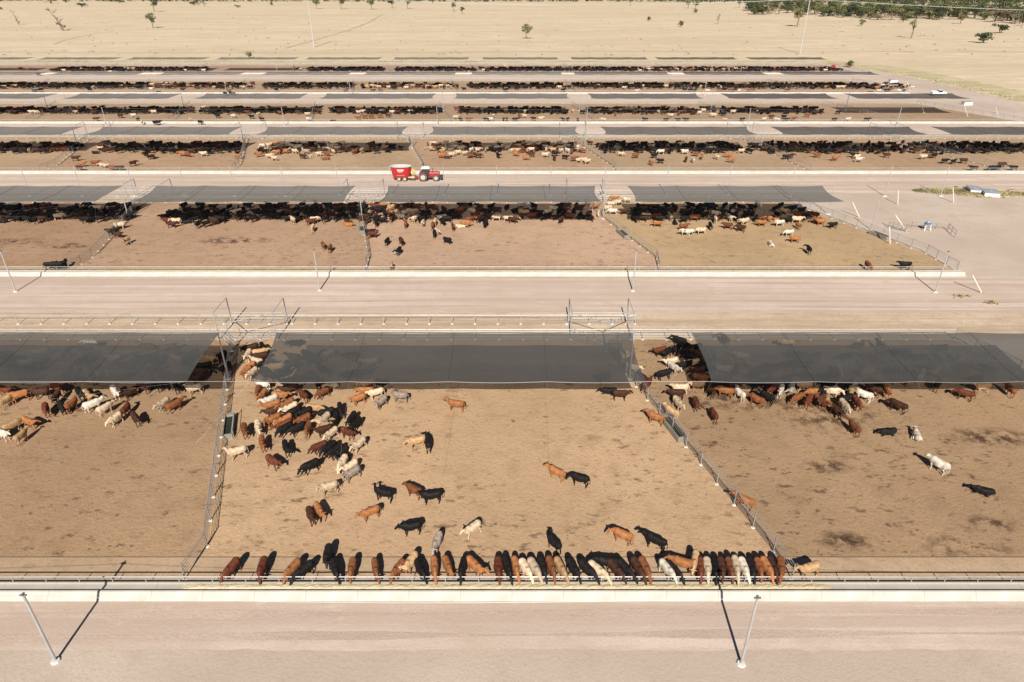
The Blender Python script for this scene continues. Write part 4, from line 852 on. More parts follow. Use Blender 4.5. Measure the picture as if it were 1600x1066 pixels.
HERD = [
 (0.97,34.33,295,'C','bunk','eat'),
 (1.60,34.33,294,'C','bunk','eat'),
 (-0.34,34.40,285,'K','bunk','eat'),
 (0.27,34.44,278,'O','bunk','eat'),
 (-0.97,34.45,274,'R','bunk','eat'),
 (2.19,34.42,281,'K','bunk','eat'),
 (2.80,34.42,282,'B','bunk','eat'),
 (3.46,34.37,290,'T','bunk','eat'),
 (-3.52,34.44,262,'K','bunk','eat'),
 (4.35,34.35,293,'K','bunk','eat'),
 (5.37,34.22,305,'K','bunk','eat'),
 (6.11,34.13,311,'C','bunk','eat'),
 (-2.67,34.63,312,'O','bunk','walk'),
 (-5.53,34.44,279,'O','bunk','eat'),
 (-6.53,34.31,297,'W','bunk','eat'),
 (-4.63,34.65,292,'O','bunk','low'),
 (7.36,34.30,298,'D','bunk','eat'),
 (8.07,34.27,301,'W','bunk','eat'),
 (-8.12,34.34,246,'B','bunk','eat'),
 (8.96,34.40,286,'D','bunk','eat'),
 (6.90,34.98,172,'W','loose','stand'),
 (9.48,34.42,281,'B','bunk','eat'),
 (-7.31,34.95,248,'T','bunk','turnr'),
 (-9.74,34.39,287,'B','bunk','eat'),
 (11.05,34.32,295,'H','bunk','eat'),
 (11.50,34.28,299,'K','bunk','eat'),
 (-11.44,34.45,274,'B','bunk','eat'),
 (-12.64,34.32,296,'K','bunk','eat'),
 (13.44,34.43,260,'R','bunk','eat'),
 (12.30,34.86,157,'O','loose','walk'),
 (3.15,36.89,124,'K','loose','turnr'),
 (13.93,34.43,261,'C','bunk','eat'),
 (-14.84,34.21,235,'K','bunk','eat'),
 (-5.60,36.90,258,'G','loose','walk'),
 (14.45,34.44,263,'K','bunk','eat'),
 (13.20,35.04,251,'T','bunk','low'),
 (14.96,34.44,263,'D','bunk','eat'),
 (-15.66,34.35,247,'O','bunk','eat'),
 (15.55,34.45,267,'B','bunk','eat'),
 (15.98,34.44,263,'C','bunk','eat'),
 (-13.46,35.60,274,'K','loose','walk'),
 (16.56,34.45,271,'H','bunk','eat'),
 (17.07,34.45,267,'K','bunk','eat'),
 (-3.03,38.41,224,'C','loose','walk'),
 (8.39,37.68,148,'O','loose','turnl'),
 (10.77,37.08,145,'K','loose','stand'),
 (17.64,34.45,266,'B','bunk','eat'),
 (-17.86,34.45,274,'R','bunk','eat'),
 (18.20,34.44,277,'O','bunk','eat'),
 (18.62,34.45,269,'D','bunk','eat'),
 (-7.74,38.52,193,'K','loose','stand'),
 (19.18,34.40,254,'B','bunk','eat'),
 (-20.04,34.40,254,'F','bunk','eat'),
 (21.26,34.38,197,'T','loose','stand'),
 (-11.23,40.14,211,'O','loose','stand'),
 (-6.58,42.01,189,'K','loose','turnr'),
 (-15.80,39.82,298,'D','loose','stand'),
 (-15.25,40.30,304,'O','loose','walk'),
 (-8.08,42.76,146,'B','loose','stand'),
 (-10.52,42.31,161,'W','loose','turnr'),
 (5.73,44.14,158,'K','loose','turnl'),
 (3.80,44.99,141,'O','loose','stand'),
 (18.81,41.47,142,'O','loose','stand'),
 (-15.21,43.16,202,'C','loose','turnl'),
 (-13.68,44.88,226,'G','bunch','turnl'),
 (-13.96,45.84,233,'C','bunch','stand'),
 (-14.75,46.23,258,'C','bunch','low'),
 (-17.47,45.89,222,'K','loose','low'),
 (-7.62,49.15,98,'K','loose','turnl'),
 (-15.16,47.66,238,'K','bunch','turnl'),
 (-8.67,49.34,199,'T','loose','low'),
 (-15.74,47.98,237,'K','bunch','low'),
 (-13.87,48.96,239,'C','bunch','walk'),
 (-20.89,46.48,323,'R','loose','stand'),
 (-16.42,48.38,232,'K','bunch','low'),
 (-17.36,48.61,217,'R','bunch','low'),
 (-20.27,48.37,296,'K','loose','turnl'),
 (-15.29,50.71,327,'R','bunch','walk'),
 (-16.75,50.60,240,'C','bunch','walk'),
 (-24.47,47.82,205,'C','loose','turnr'),
 (-22.65,49.08,292,'B','loose','stand'),
 (-17.55,51.14,207,'D','bunch','turnr'),
 (-14.75,52.14,251,'K','bunch','stand'),
 (-17.39,51.92,226,'T','bunch','stand'),
 (13.82,53.11,147,'O','loose','stand'),
 (-19.13,51.50,272,'B','bunch','low'),
 (-15.36,52.93,257,'K','bunch','low'),
 (-20.13,51.38,230,'K','bunch','low'),
 (-21.23,51.24,232,'K','bunch','low'),
 (-16.92,52.84,270,'K','bunch','turnr'),
 (-5.54,55.34,166,'O','loose','stand'),
 (-17.94,52.76,248,'C','bunch','turnr'),
 (-21.54,51.86,222,'R','bunch','stand'),
 (15.53,54.02,126,'T','right','stand'),
 (-19.93,52.81,228,'B','bunch','stand'),
 (-23.80,51.48,292,'C','loose','stand'),
 (-18.00,53.89,215,'K','bunch','stand'),
 (-24.95,51.07,294,'B','loose','stand'),
 (-21.67,52.68,234,'O','bunch','stand'),
 (-16.79,54.44,286,'K','bunch','low'),
 (19.51,53.55,93,'R','right','low'),
 (-13.07,55.86,240,'G','loose','turnl'),
 (-20.16,53.88,228,'K','bunch','turnl'),
 (-22.87,52.80,224,'O','bunch','turnl'),
 (16.45,55.55,284,'C','right','stand'),
 (-11.29,56.87,172,'G','loose','turnr'),
 (-19.43,54.72,350,'T','bunch','low'),
 (-21.22,54.10,229,'K','bunch','stand'),
 (11.01,57.22,356,'D','loose','stand'),
 (39.32,43.23,155,'K','right','lie'),
 (18.23,55.56,268,'R','right','turnl'),
 (-15.41,56.47,214,'O','loose','stand'),
 (-21.73,54.66,231,'C','bunch','walk'),
 (-23.31,54.22,217,'D','bunch','walk'),
 (37.03,46.06,122,'H','right','stand'),
 (-13.85,57.49,205,'C','loose','stand'),
 (10.03,58.55,180,'K','umid','lie'),
 (-22.27,55.29,237,'O','bunch','stand'),
 (-14.96,57.90,189,'O','loose','stand'),
 (16.76,57.43,177,'D','right','stand'),
 (-23.68,55.21,214,'O','bunch','walk'),
 (32.13,51.44,100,'B','right','stand'),
 (14.00,59.02,51,'R','right','walk'),
 (-19.26,57.64,230,'B','bunch','low'),
 (17.34,58.30,184,'C','right','turnr'),
 (-21.13,57.08,131,'F','bunch','low'),
 (-24.16,56.16,224,'H','bunch','turnr'),
 (-14.95,59.38,218,'T','umid','stand'),
 (24.50,56.18,128,'B','right','low'),
 (9.74,60.56,200,'K','umid','turnr'),
 (20.34,57.94,284,'D','right','turnr'),
 (-23.45,56.94,352,'O','bunch','stand'),
 (21.79,57.75,155,'O','right','low'),
 (-13.87,60.22,175,'K','umid','lie'),
 (23.11,57.33,108,'H','right','turnr'),
 (13.73,60.56,300,'D','umid','low'),
 (19.29,59.06,186,'T','right','stand'),
 (-25.18,56.93,263,'O','bunch','stand'),
 (25.70,56.70,127,'K','right','turnl'),
 (-19.00,59.45,195,'C','umid','lie'),
 (35.43,51.47,190,'K','right','lie'),
 (-22.86,58.22,207,'D','bunch','stand'),
 (21.38,58.98,4,'K','uright','stand'),
 (-20.20,59.41,105,'K','umid','low'),
 (31.73,54.31,290,'D','right','turnr'),
 (-25.89,57.65,281,'B','bunch','stand'),
 (16.20,61.17,200,'K','right','turnl'),
 (29.52,55.97,233,'R','right','stand'),
 (-17.15,60.98,213,'K','umid','stand'),
 (23.13,59.01,6,'D','uright','turnr'),
 (37.79,50.93,74,'H','right','lie'),
 (28.70,56.57,211,'B','right','low'),
 (19.82,60.33,337,'B','right','stand'),
 (-15.73,61.69,33,'R','umid','stand'),
 (30.75,55.88,290,'R','right','walk'),
 (13.03,62.55,330,'C','umid','stand'),
 (-23.34,59.53,204,'K','umid','turnr'),
 (20.63,60.60,334,'D','right','stand'),
 (30.86,56.16,222,'D','right','turnl'),
 (-36.08,52.98,311,'D','left','stand'),
 (32.76,55.11,274,'C','right','low'),
 (26.83,58.29,225,'F','right','low'),
 (27.52,57.98,242,'H','right','stand'),
 (22.35,60.24,193,'K','uright','stand'),
 (-21.73,60.62,229,'K','umid','turnr'),
 (-25.84,59.01,162,'H','bunch','stand'),
 (25.76,59.19,21,'K','uright','stand'),
 (-33.40,55.26,50,'B','left','walk'),
 (-16.96,62.39,272,'C','umid','stand'),
 (28.70,58.24,247,'G','right','turnr'),
 (17.49,62.58,299,'H','right','stand'),
 (20.08,61.89,199,'D','right','walk'),
 (-20.22,61.88,149,'K','umid','turnr'),
 (-38.00,52.92,254,'C','left','low'),
 (27.36,59.27,191,'R','uright','turnr'),
 (30.74,57.66,189,'O','right','low'),
 (34.25,55.67,265,'R','right','low'),
 (12.99,64.07,230,'B','umid','low'),
 (-34.63,55.54,252,'C','left','stand'),
 (-15.48,63.71,200,'C','umid','stand'),
 (33.57,56.39,209,'K','right','stand'),
 (21.10,62.24,157,'K','right','stand'),
 (18.94,63.01,208,'K','right','turnr'),
 (-16.87,63.86,171,'R','umid','stand'),
 (17.51,63.75,202,'C','right','turnr'),
 (-24.46,61.44,55,'K','umid','stand'),
 (25.86,60.87,221,'K','uright','stand'),
 (-25.83,60.90,349,'K','umid','turnr'),
 (30.29,58.84,180,'T','right','walk'),
 (22.79,62.18,345,'C','uright','turnl'),
 (32.18,57.89,215,'K','right','stand'),
 (-37.78,54.49,89,'R','left','turnl'),
 (32.59,57.74,346,'C','right','turnr'),
 (32.65,57.85,204,'C','right','stand'),
 (19.77,63.43,193,'T','right','stand'),
 (24.21,62.15,254,'K','uright','stand'),
 (29.16,60.05,62,'K','uright','turnr'),
 (-32.67,58.31,199,'C','left','turnr'),
 (34.41,57.50,243,'T','right','low'),
 (38.08,55.14,128,'D','right','low'),
 (21.15,63.63,192,'K','right','stand'),
 (12.77,65.94,240,'C','umid','lie'),
 (35.65,57.09,139,'H','right','turnr'),
 (-27.73,61.34,251,'C','bunch','walk'),
 (-26.75,61.99,128,'K','umid','turnl'),
 (20.17,64.45,154,'K','right','turnl'),
 (-45.26,50.13,83,'T','left','stand'),
 (-18.06,65.10,202,'K','umid','stand'),
 (-25.53,62.57,195,'T','umid','stand'),
 (27.12,61.95,173,'K','uright','low'),
 (-24.02,63.27,170,'K','umid','low'),
 (23.51,63.49,70,'B','uright','lie'),
 (-22.00,64.04,344,'K','umid','stand'),
 (-39.96,54.73,59,'C','left','stand'),
 (-28.49,61.66,250,'O','bunch','stand'),
 (31.43,60.24,128,'K','uright','turnl'),
 (32.87,59.49,128,'K','uright','low'),
 (26.13,62.85,308,'T','uright','low'),
 (17.49,65.86,231,'K','right','turnr'),
 (11.78,67.14,180,'G','umid','low'),
 (-34.71,58.71,302,'W','left','stand'),
 (16.81,66.34,204,'R','right','stand'),
 (34.96,59.02,42,'K','uright','stand'),
 (20.70,65.46,317,'D','right','walk'),
 (-20.63,65.51,224,'C','umid','turnl'),
 (-28.46,62.52,244,'O','bunch','low'),
 (-26.94,63.31,31,'K','umid','turnr'),
 (-33.13,60.35,236,'D','uleft','stand'),
 (19.79,66.03,199,'K','right','low'),
 (21.07,65.63,192,'K','right','low'),
 (37.08,58.26,125,'D','right','walk'),
 (-41.47,55.29,41,'H','left','walk'),
 (-47.22,50.51,340,'H','left','stand'),
 (-24.28,64.80,170,'D','umid','stand'),
 (-22.90,65.30,330,'D','umid','turnr'),
 (18.73,66.67,232,'K','right','turnl'),
 (23.10,65.40,273,'G','uright','turnr'),
 (38.29,57.88,257,'O','right','walk'),
 (-38.90,57.62,243,'D','left','stand'),
 (-36.86,58.99,326,'K','left','low'),
 (28.52,63.48,340,'D','uright','lie'),
 (-31.00,62.41,250,'K','uleft','turnr'),
 (33.96,60.88,185,'K','uright','low'),
 (-28.07,63.83,158,'C','bunch','stand'),
 (-45.97,52.42,332,'O','left','turnl'),
 (-21.70,66.37,248,'K','umid','lie'),
 (-38.03,58.57,338,'D','left','turnl'),
 (25.68,65.00,161,'C','uright','stand'),
 (-35.28,60.45,29,'D','uleft','stand'),
 (30.36,63.06,207,'K','uright','turnr'),
 (-47.10,51.78,55,'T','left','walk'),
 (-33.61,61.51,350,'D','uleft','stand'),
 (20.14,67.15,298,'K','right','turnl'),
 (21.02,67.02,204,'K','right','walk'),
 (37.83,59.21,299,'K','uright','low'),
 (31.55,62.83,4,'K','uright','stand'),
 (-40.43,57.60,309,'H','left','stand'),
 (36.28,60.38,204,'G','uright','lie'),
 (-43.61,55.33,78,'B','left','turnl'),
 (-44.31,54.94,309,'W','left','low'),
 (-27.99,64.87,201,'D','bunch','stand'),
 (-33.46,62.69,200,'K','uleft','turnl'),
 (35.10,61.80,256,'C','uright','stand'),
 (-45.62,54.52,304,'R','left','low'),
 (-42.85,56.97,317,'T','left','turnl'),
 (-37.13,60.88,324,'D','uleft','stand'),
 (19.53,68.68,141,'K','right','turnl'),
 (-29.48,65.12,273,'C','bunch','walk'),
 (-28.40,65.90,16,'T','umid','stand'),
 (-43.87,57.34,313,'K','left','walk'),
 (37.97,61.48,196,'T','uright','turnl'),
 (-33.29,64.35,170,'T','uleft','stand'),
 (31.63,65.23,333,'D','uright','stand'),
 (-32.44,64.92,250,'K','uleft','low'),
 (40.96,60.13,344,'K','uright','turnr'),
 (-28.45,67.12,308,'K','bunch','low'),
 (-45.90,56.70,280,'D','left','walk'),
 (-35.91,63.63,105,'D','uleft','stand'),
 (33.68,64.87,206,'W','uright','stand'),
 (-29.76,66.76,215,'D','bunch','turnl'),
 (-38.65,62.13,226,'W','uleft','turnl'),
 (24.83,68.83,100,'D','uright','turnl'),
 (-25.21,68.83,190,'K','umid','lie'),
 (46.01,57.29,144,'R','right','low'),
 (-41.56,60.64,223,'B','uleft','stand'),
 (44.24,59.16,50,'K','uright','turnl'),
 (38.58,63.18,75,'B','uright','low'),
 (-37.08,64.29,150,'T','uleft','stand'),
 (41.93,61.37,56,'W','uright','stand'),
 (-40.88,62.20,90,'K','uleft','stand'),
 (-35.71,65.31,251,'K','uleft','turnr'),
 (40.84,62.28,238,'K','uright','lie'),
 (43.50,60.94,230,'H','uright','stand'),
 (-47.96,57.55,190,'D','left','stand'),
 (-46.84,58.46,335,'F','left','turnr'),
 (37.43,65.02,207,'K','uright','stand'),
 (-44.33,60.61,125,'K','uleft','stand'),
 (31.79,68.05,170,'T','uright','turnl'),
 (-39.24,64.17,107,'K','uleft','stand'),
 (40.05,63.73,302,'D','uright','turnl'),
]
FAR_HERD = [(-50.5,56.0,74,'T'),(-49.8,57.0,209,'O'),(-43.0,62.5,25,'K'),(42.1,63.3,347,'R'),(-40.6,64.3,26,'K'),(48.6,58.6,189,'T'),(-38.4,65.9,327,'B'),(-46.8,60.4,335,'D'),
 (45.4,61.6,221,'T'),(-42.3,63.8,56,'T'),(40.0,65.3,162,'B'),(51.1,58.1,87,'B'),(-39.2,66.8,20,'T'),(45.3,63.1,190,'K'),(-45.8,62.8,335,'W'),(-47.4,61.7,106,'B'),
 (-52.0,58.0,334,'F'),(-41.1,66.2,220,'T'),(39.7,67.3,20,'D'),(-44.2,64.6,191,'C'),(49.6,61.0,200,'K'),(45.1,64.4,191,'K'),(-43.5,65.7,10,'G'),(-41.6,67.1,170,'T'),
 (43.8,66.0,342,'W'),(-51.3,60.4,189,'D'),(-47.2,63.8,74,'W'),(42.2,67.3,90,'K'),(47.1,64.0,89,'D'),(49.3,62.7,20,'D'),(51.4,62.1,140,'K'),(-52.2,62.1,198,'K'),
 (49.6,64.4,250,'G'),(-48.0,65.9,167,'K'),(-53.5,61.6,215,'D'),(-51.4,63.7,257,'K'),(48.8,66.7,190,'K'),(-50.1,65.7,89,'K'),(-53.4,63.6,13,'G'),(-48.6,67.9,175,'H'),
 (-55.4,63.0,33,'K'),(-53.1,65.9,206,'T'),(-56.1,64.8,0,'K'),(-58.2,65.6,51,'W'),(-17.7,91.0,278,'T'),(-17.5,97.8,258,'K'),(-28.4,98.9,269,'B'),(-10.4,102.7,331,'W'),
 (-17.7,102.1,296,'D'),(-20.0,102.1,260,'K'),(-29.8,100.3,115,'B'),(52.2,91.0,267,'B'),(-12.8,105.7,275,'K'),(-12.5,107.0,298,'C'),(-22.9,105.4,24,'F'),(46.1,98.3,85,'K'),
 (57.8,92.0,174,'K'),(-23.7,106.7,11,'K'),(-10.0,109.3,103,'R'),(41.5,101.8,90,'H'),(28.8,106.7,174,'H'),(29.5,106.7,191,'H'),(-4.7,110.6,273,'K'),(-13.5,109.9,89,'B'),
 (-8.0,110.6,0,'O'),(-8.8,110.6,4,'C'),(-4.4,111.6,93,'K'),(31.6,107.3,185,'C'),(-18.2,110.6,92,'B'),(-15.4,111.3,263,'C'),(-13.3,111.6,267,'C'),(-12.0,112.0,307,'K'),
 (45.8,103.3,170,'O'),(29.1,109.3,13,'B'),(-66.5,91.5,213,'K'),(-33.6,108.6,277,'C'),(-66.1,92.5,89,'W'),(-23.4,111.3,278,'K'),(25.0,111.0,168,'O'),(-0.7,113.7,359,'C'),
 (-2.7,114.1,11,'C'),(-6.2,114.1,355,'B'),(-67.9,92.0,18,'K'),(-17.0,113.4,246,'C'),(33.8,109.9,268,'K'),(-28.3,111.6,348,'O'),(38.6,108.6,145,'D'),(45.9,106.3,189,'H'),
 (36.8,109.9,165,'R'),(28.4,112.7,85,'K'),(-34.9,112.0,26,'F'),(-24.2,114.8,260,'R'),(23.8,115.2,169,'C'),(25.6,114.8,185,'R'),(15.5,116.6,257,'C'),(27.9,114.5,97,'G'),
 (-22.8,116.3,278,'K'),(35.5,113.0,260,'C'),(32.1,114.1,1,'B'),(40.3,112.0,207,'C'),(18.2,117.8,172,'H'),(43.0,111.3,180,'O'),(15.9,118.5,260,'C'),(-62.0,102.4,257,'T'),
 (48.8,109.9,279,'O'),(38.3,114.1,279,'C'),(46.1,111.3,183,'H'),(17.6,119.7,191,'C'),(15.4,120.8,205,'O'),(44.8,113.7,156,'O'),(-52.5,111.0,239,'K'),(-53.7,110.6,263,'K'),
 (54.9,110.3,190,'K'),(-51.5,112.0,51,'D'),(49.7,113.0,346,'C'),(-25.4,120.8,165,'R'),(-64.9,105.4,174,'D'),(18.5,122.4,171,'C'),(-23.8,121.6,173,'O'),(47.0,114.8,189,'O'),
 (53.5,112.0,188,'O'),(20.0,123.2,194,'C'),(-58.3,110.6,8,'D'),(-66.5,106.7,200,'K'),(-58.3,112.3,189,'C'),(21.9,124.9,172,'C'),(19.6,125.7,184,'O'),(-59.9,112.7,183,'R'),
 (-66.9,109.9,22,'C'),(-94.8,153.3,5,'B'),(-92.1,151.5,176,'C'),(-91.0,151.0,183,'C'),(-88.8,149.2,172,'B'),(-86.9,148.7,197,'D'),(-97.4,152.7,24,'O'),(-95.9,148.1,349,'D'),
 (-86.1,153.3,58,'D'),(-102.0,158.2,16,'D'),(-85.3,160.8,340,'O'),(-85.1,159.5,204,'K'),(-79.0,162.7,179,'O'),(-77.5,162.1,331,'B'),(-73.9,162.7,200,'C'),(-64.7,160.1,31,'O'),
 (-60.5,162.1,209,'O'),(-57.6,160.8,28,'C'),(-55.6,158.2,162,'C'),(-56.8,164.1,203,'O'),(-55.2,165.4,343,'O'),(-52.9,165.4,332,'C'),(-49.4,160.1,348,'D'),(-48.0,161.4,263,'C'),
 (-46.3,162.7,24,'C'),(-44.3,162.7,343,'B'),(-43.8,159.5,204,'B'),(-16.7,160.8,355,'O'),(-15.5,160.8,346,'D'),(-14.4,162.1,12,'C'),(-13.0,164.1,196,'C'),(-11.4,163.4,25,'C'),
 (-9.4,161.4,199,'D'),(-9.9,160.8,194,'B'),(-7.9,160.8,350,'D'),(-3.3,160.8,293,'K'),(0.9,162.7,342,'O'),(3.3,158.9,352,'O'),(9.9,158.2,103,'D'),(4.6,162.1,172,'D'),
 (7.9,161.4,8,'C'),(12.5,159.5,330,'K'),(14.5,157.6,12,'B'),(15.5,156.4,15,'C'),(17.3,155.1,207,'C'),(16.6,156.4,194,'C'),(10.3,162.7,359,'K'),(26.1,162.7,330,'C'),
 (29.3,160.8,13,'B'),(33.7,160.8,195,'K'),(34.2,155.7,166,'K'),(31.7,153.9,293,'O'),(36.1,164.8,186,'H'),(40.4,157.0,70,'D'),(41.9,156.4,94,'H'),(44.0,162.7,344,'B'),
 (44.7,159.5,67,'O'),(48.2,159.5,117,'C'),(51.5,161.4,163,'O'),(50.8,156.4,156,'O'),(41.9,164.8,174,'H'),(72.6,161.4,171,'B'),(64.5,159.5,349,'K'),(65.8,160.1,26,'D'),
 (75.5,158.2,16,'O'),(80.5,157.0,352,'H'),(81.5,161.4,163,'K'),(89.1,161.4,159,'D'),(96.9,159.5,187,'C'),(98.8,160.8,28,'B'),(100.1,160.8,23,'K'),(99.7,155.7,5,'K'),
 (101.4,155.1,26,'K'),(104.0,155.7,175,'D'),(110.5,152.1,351,'D'),(102.3,145.9,155,'K'),(106.3,147.6,202,'K'),(107.8,146.4,191,'K'),(107.1,147.0,170,'K'),(111.3,146.4,170,'K'),
 (81.6,160.1,192,'C'),(-123.9,207.2,6,'D'),(-119.4,212.5,169,'D'),(-116.0,213.6,199,'H'),(-111.0,204.2,271,'K'),(-107.8,202.2,111,'C'),(-103.4,201.3,175,'K'),(-103.1,202.2,7,'K'),
 (-95.5,203.2,296,'C'),(-90.8,202.2,338,'K'),(-89.7,212.5,169,'W'),(-85.0,212.5,348,'H'),(-79.0,211.4,175,'K'),(-78.0,214.7,71,'C'),(-74.3,204.2,159,'K'),(-72.5,218.0,152,'B'),
 (-63.3,215.7,5,'C'),(-60.4,204.2,334,'H'),(-53.3,205.2,348,'K'),(-48.1,219.1,167,'C'),(-47.2,220.2,332,'C'),(-44.7,211.4,168,'B'),(-46.2,209.3,182,'B'),(-42.7,211.4,201,'B'),
 (-40.2,212.5,201,'B'),(-38.0,213.6,352,'D'),(-40.7,220.2,201,'C'),(-37.7,219.1,337,'C'),(-31.8,220.2,172,'C'),(-35.6,221.4,207,'B'),(-17.0,210.4,353,'C'),(-15.2,206.2,300,'K'),
 (-12.9,206.2,339,'B'),(-7.6,206.2,171,'K'),(-6.5,207.2,340,'H'),(-5.7,212.5,241,'C'),(-2.5,206.2,259,'K'),(-1.5,206.2,97,'K'),(2.3,212.5,295,'B'),(3.9,212.5,157,'C'),
 (6.5,208.3,152,'D'),(8.7,211.4,10,'C'),(0.9,206.2,11,'K'),(15.2,206.2,114,'K'),(16.5,206.2,246,'K'),(19.5,206.2,277,'K'),(19.2,221.4,111,'C'),(22.1,219.1,333,'K'),
 (27.1,206.2,152,'C'),(32.0,215.7,272,'O'),(38.5,219.1,25,'D'),(46.0,220.2,287,'C'),(48.6,213.6,352,'C'),(51.9,216.9,62,'B'),(56.5,218.0,16,'D'),(58.5,218.0,29,'H'),
 (39.5,206.2,157,'K'),(45.6,206.2,8,'K'),(49.3,206.2,197,'K'),(51.6,206.2,175,'K'),(61.7,213.6,168,'C'),(65.3,215.7,161,'K'),(68.3,206.2,200,'W'),(63.2,206.2,178,'T'),
 (84.3,208.3,21,'B'),(81.2,206.2,353,'K'),(90.5,213.6,347,'B'),(95.5,206.2,11,'K'),(102.3,219.1,357,'W'),(99.8,205.2,14,'H'),(105.4,203.2,349,'K'),(74.9,203.2,27,'C'),
 (78.6,206.2,150,'H'),(78.6,211.4,6,'R'),(82.5,211.4,181,'K'),(61.0,222.6,169,'C'),(-177.0,265.1,21,'K'),(-177.1,263.5,177,'K'),(-177.8,261.9,6,'K'),(-176.8,266.7,344,'K'),
 (-158.7,266.7,4,'K'),(-136.4,268.3,344,'H'),(-131.5,263.5,353,'K'),(-123.8,266.7,347,'D'),(-104.2,257.2,342,'K'),(-102.9,258.8,337,'K'),(-101.2,257.2,163,'B'),(-105.2,261.9,188,'D'),
 (-88.5,266.7,155,'K'),(-61.8,263.5,5,'K'),(-51.6,263.5,11,'K'),(-48.7,263.5,184,'D'),(-47.5,273.4,348,'C'),(-45.0,271.7,6,'K'),(-40.4,271.7,173,'H'),(-23.6,273.4,291,'C'),
 (-18.1,268.3,158,'K'),(-2.4,265.1,183,'K'),(1.9,270.0,14,'K'),(19.1,265.1,25,'K'),(23.6,273.4,78,'K'),(42.8,271.7,342,'C'),(46.4,263.5,347,'C'),(62.4,271.7,245,'K'),
 (64.9,266.7,169,'K'),(66.5,265.1,7,'K'),(67.8,263.5,6,'K'),(72.8,263.5,198,'H'),(77.7,265.1,177,'B'),(79.8,266.7,154,'K'),(81.8,266.7,179,'B'),(83.2,265.1,354,'D'),
 (84.4,263.5,206,'H'),(88.5,265.1,16,'B'),(90.7,266.7,187,'B'),(102.8,265.1,342,'R'),(125.5,273.4,170,'C'),(127.2,273.4,352,'C'),(120.6,273.4,26,'O'),(139.5,271.7,4,'O'),
 (132.9,261.9,347,'R'),(136.2,263.5,355,'H'),(139.1,263.5,181,'K'),(143.2,268.3,16,'B'),(139.5,261.9,179,'K'),(143.9,263.5,177,'H'),(145.5,263.5,29,'K'),(-227.0,332.9,193,'F'),
 (-222.2,330.4,27,'B'),(-219.9,330.4,337,'R'),(-206.1,312.0,189,'K'),(-179.6,321.0,22,'C'),(-175.5,318.7,331,'K'),(-176.4,330.4,28,'C'),(-139.7,325.6,20,'H'),(-98.9,332.9,21,'K'),
 (-97.0,330.4,205,'G'),(-53.7,335.4,15,'C'),(-3.0,343.1,197,'C'),(36.0,337.9,182,'O'),(44.7,335.4,193,'H'),(62.9,330.4,0,'C'),(76.0,335.4,201,'H'),(90.1,337.9,153,'C'),
 (98.4,335.4,151,'R'),(106.7,330.4,342,'O'),(124.9,330.4,167,'H'),(142.0,325.6,164,'C'),(149.9,330.4,357,'K'),]
BANDS = [
 (-95.6,-68.5,112.7,122.1,1.00,'K'),
 (-62.4,-38.0,112.7,122.1,1.00,'K'),
 (-38.0,-23.0,112.7,122.1,1.00,'K'),
 (-22.6,-12.7,112.7,122.1,0.90,'M'),
 (-12.7,14.4,112.7,122.1,0.75,'D'),
 (19.8,44.9,112.7,122.1,1.00,'K'),
 (44.9,53.6,112.7,122.1,0.60,'D'),
 (-133.8,-108.3,165.0,175.0,0.90,'D'),
 (-103.2,-67.7,165.0,175.0,1.00,'K'),
 (-62.9,-43.0,165.0,175.0,1.10,'L'),
 (-43.0,-27.4,165.0,175.0,0.40,'D'),
 (-21.3,16.7,165.0,175.0,0.90,'L'),
 (21.0,57.3,165.0,175.0,1.00,'K'),
 (60.8,98.8,165.0,175.0,1.00,'K'),
 (100.7,133.8,165.0,175.0,1.00,'K'),
 (-171.1,-145.0,218.5,227.3,0.90,'K'),
 (-143.6,-99.8,218.5,227.3,1.00,'K'),
 (-98.8,-61.1,218.5,227.3,0.90,'K'),
 (-58.0,-22.4,218.5,227.3,1.00,'K'),
 (-17.3,16.7,218.5,227.3,1.00,'K'),
 (22.8,58.0,218.5,227.3,0.90,'D'),
 (62.1,81.5,218.5,227.3,0.70,'D'),
 (83.5,98.8,218.5,227.3,0.60,'K'),
 (-210.1,-183.6,272.6,284.1,0.90,'D'),
 (-182.1,-143.1,272.6,284.1,1.00,'K'),
 (-142.1,-101.3,272.6,284.1,0.80,'D'),
 (-97.1,-62.0,272.6,284.1,1.00,'K'),
 (-58.8,-22.0,272.6,284.1,0.80,'M'),
 (-17.0,21.3,272.6,284.1,1.00,'K'),
 (25.0,65.0,272.6,284.1,1.00,'K'),
 (65.5,142.6,272.6,284.1,1.00,'K'),
 (142.6,153.1,272.6,284.1,0.80,'M'),
 (-210.9,-139.7,324.8,337.0,1.00,'K'),
 (-94.1,-58.8,324.8,337.0,1.00,'K'),
 (-53.5,-17.1,324.8,337.0,0.90,'K'),
 (-14.1,25.9,324.8,337.0,0.90,'K'),
 (27.4,61.8,324.8,337.0,0.90,'K'),
 (63.2,103.0,324.8,337.0,0.80,'D'),
 (103.0,144.1,324.8,337.0,0.90,'K'),
 (144.1,150.6,324.8,337.0,0.50,'K'),
]

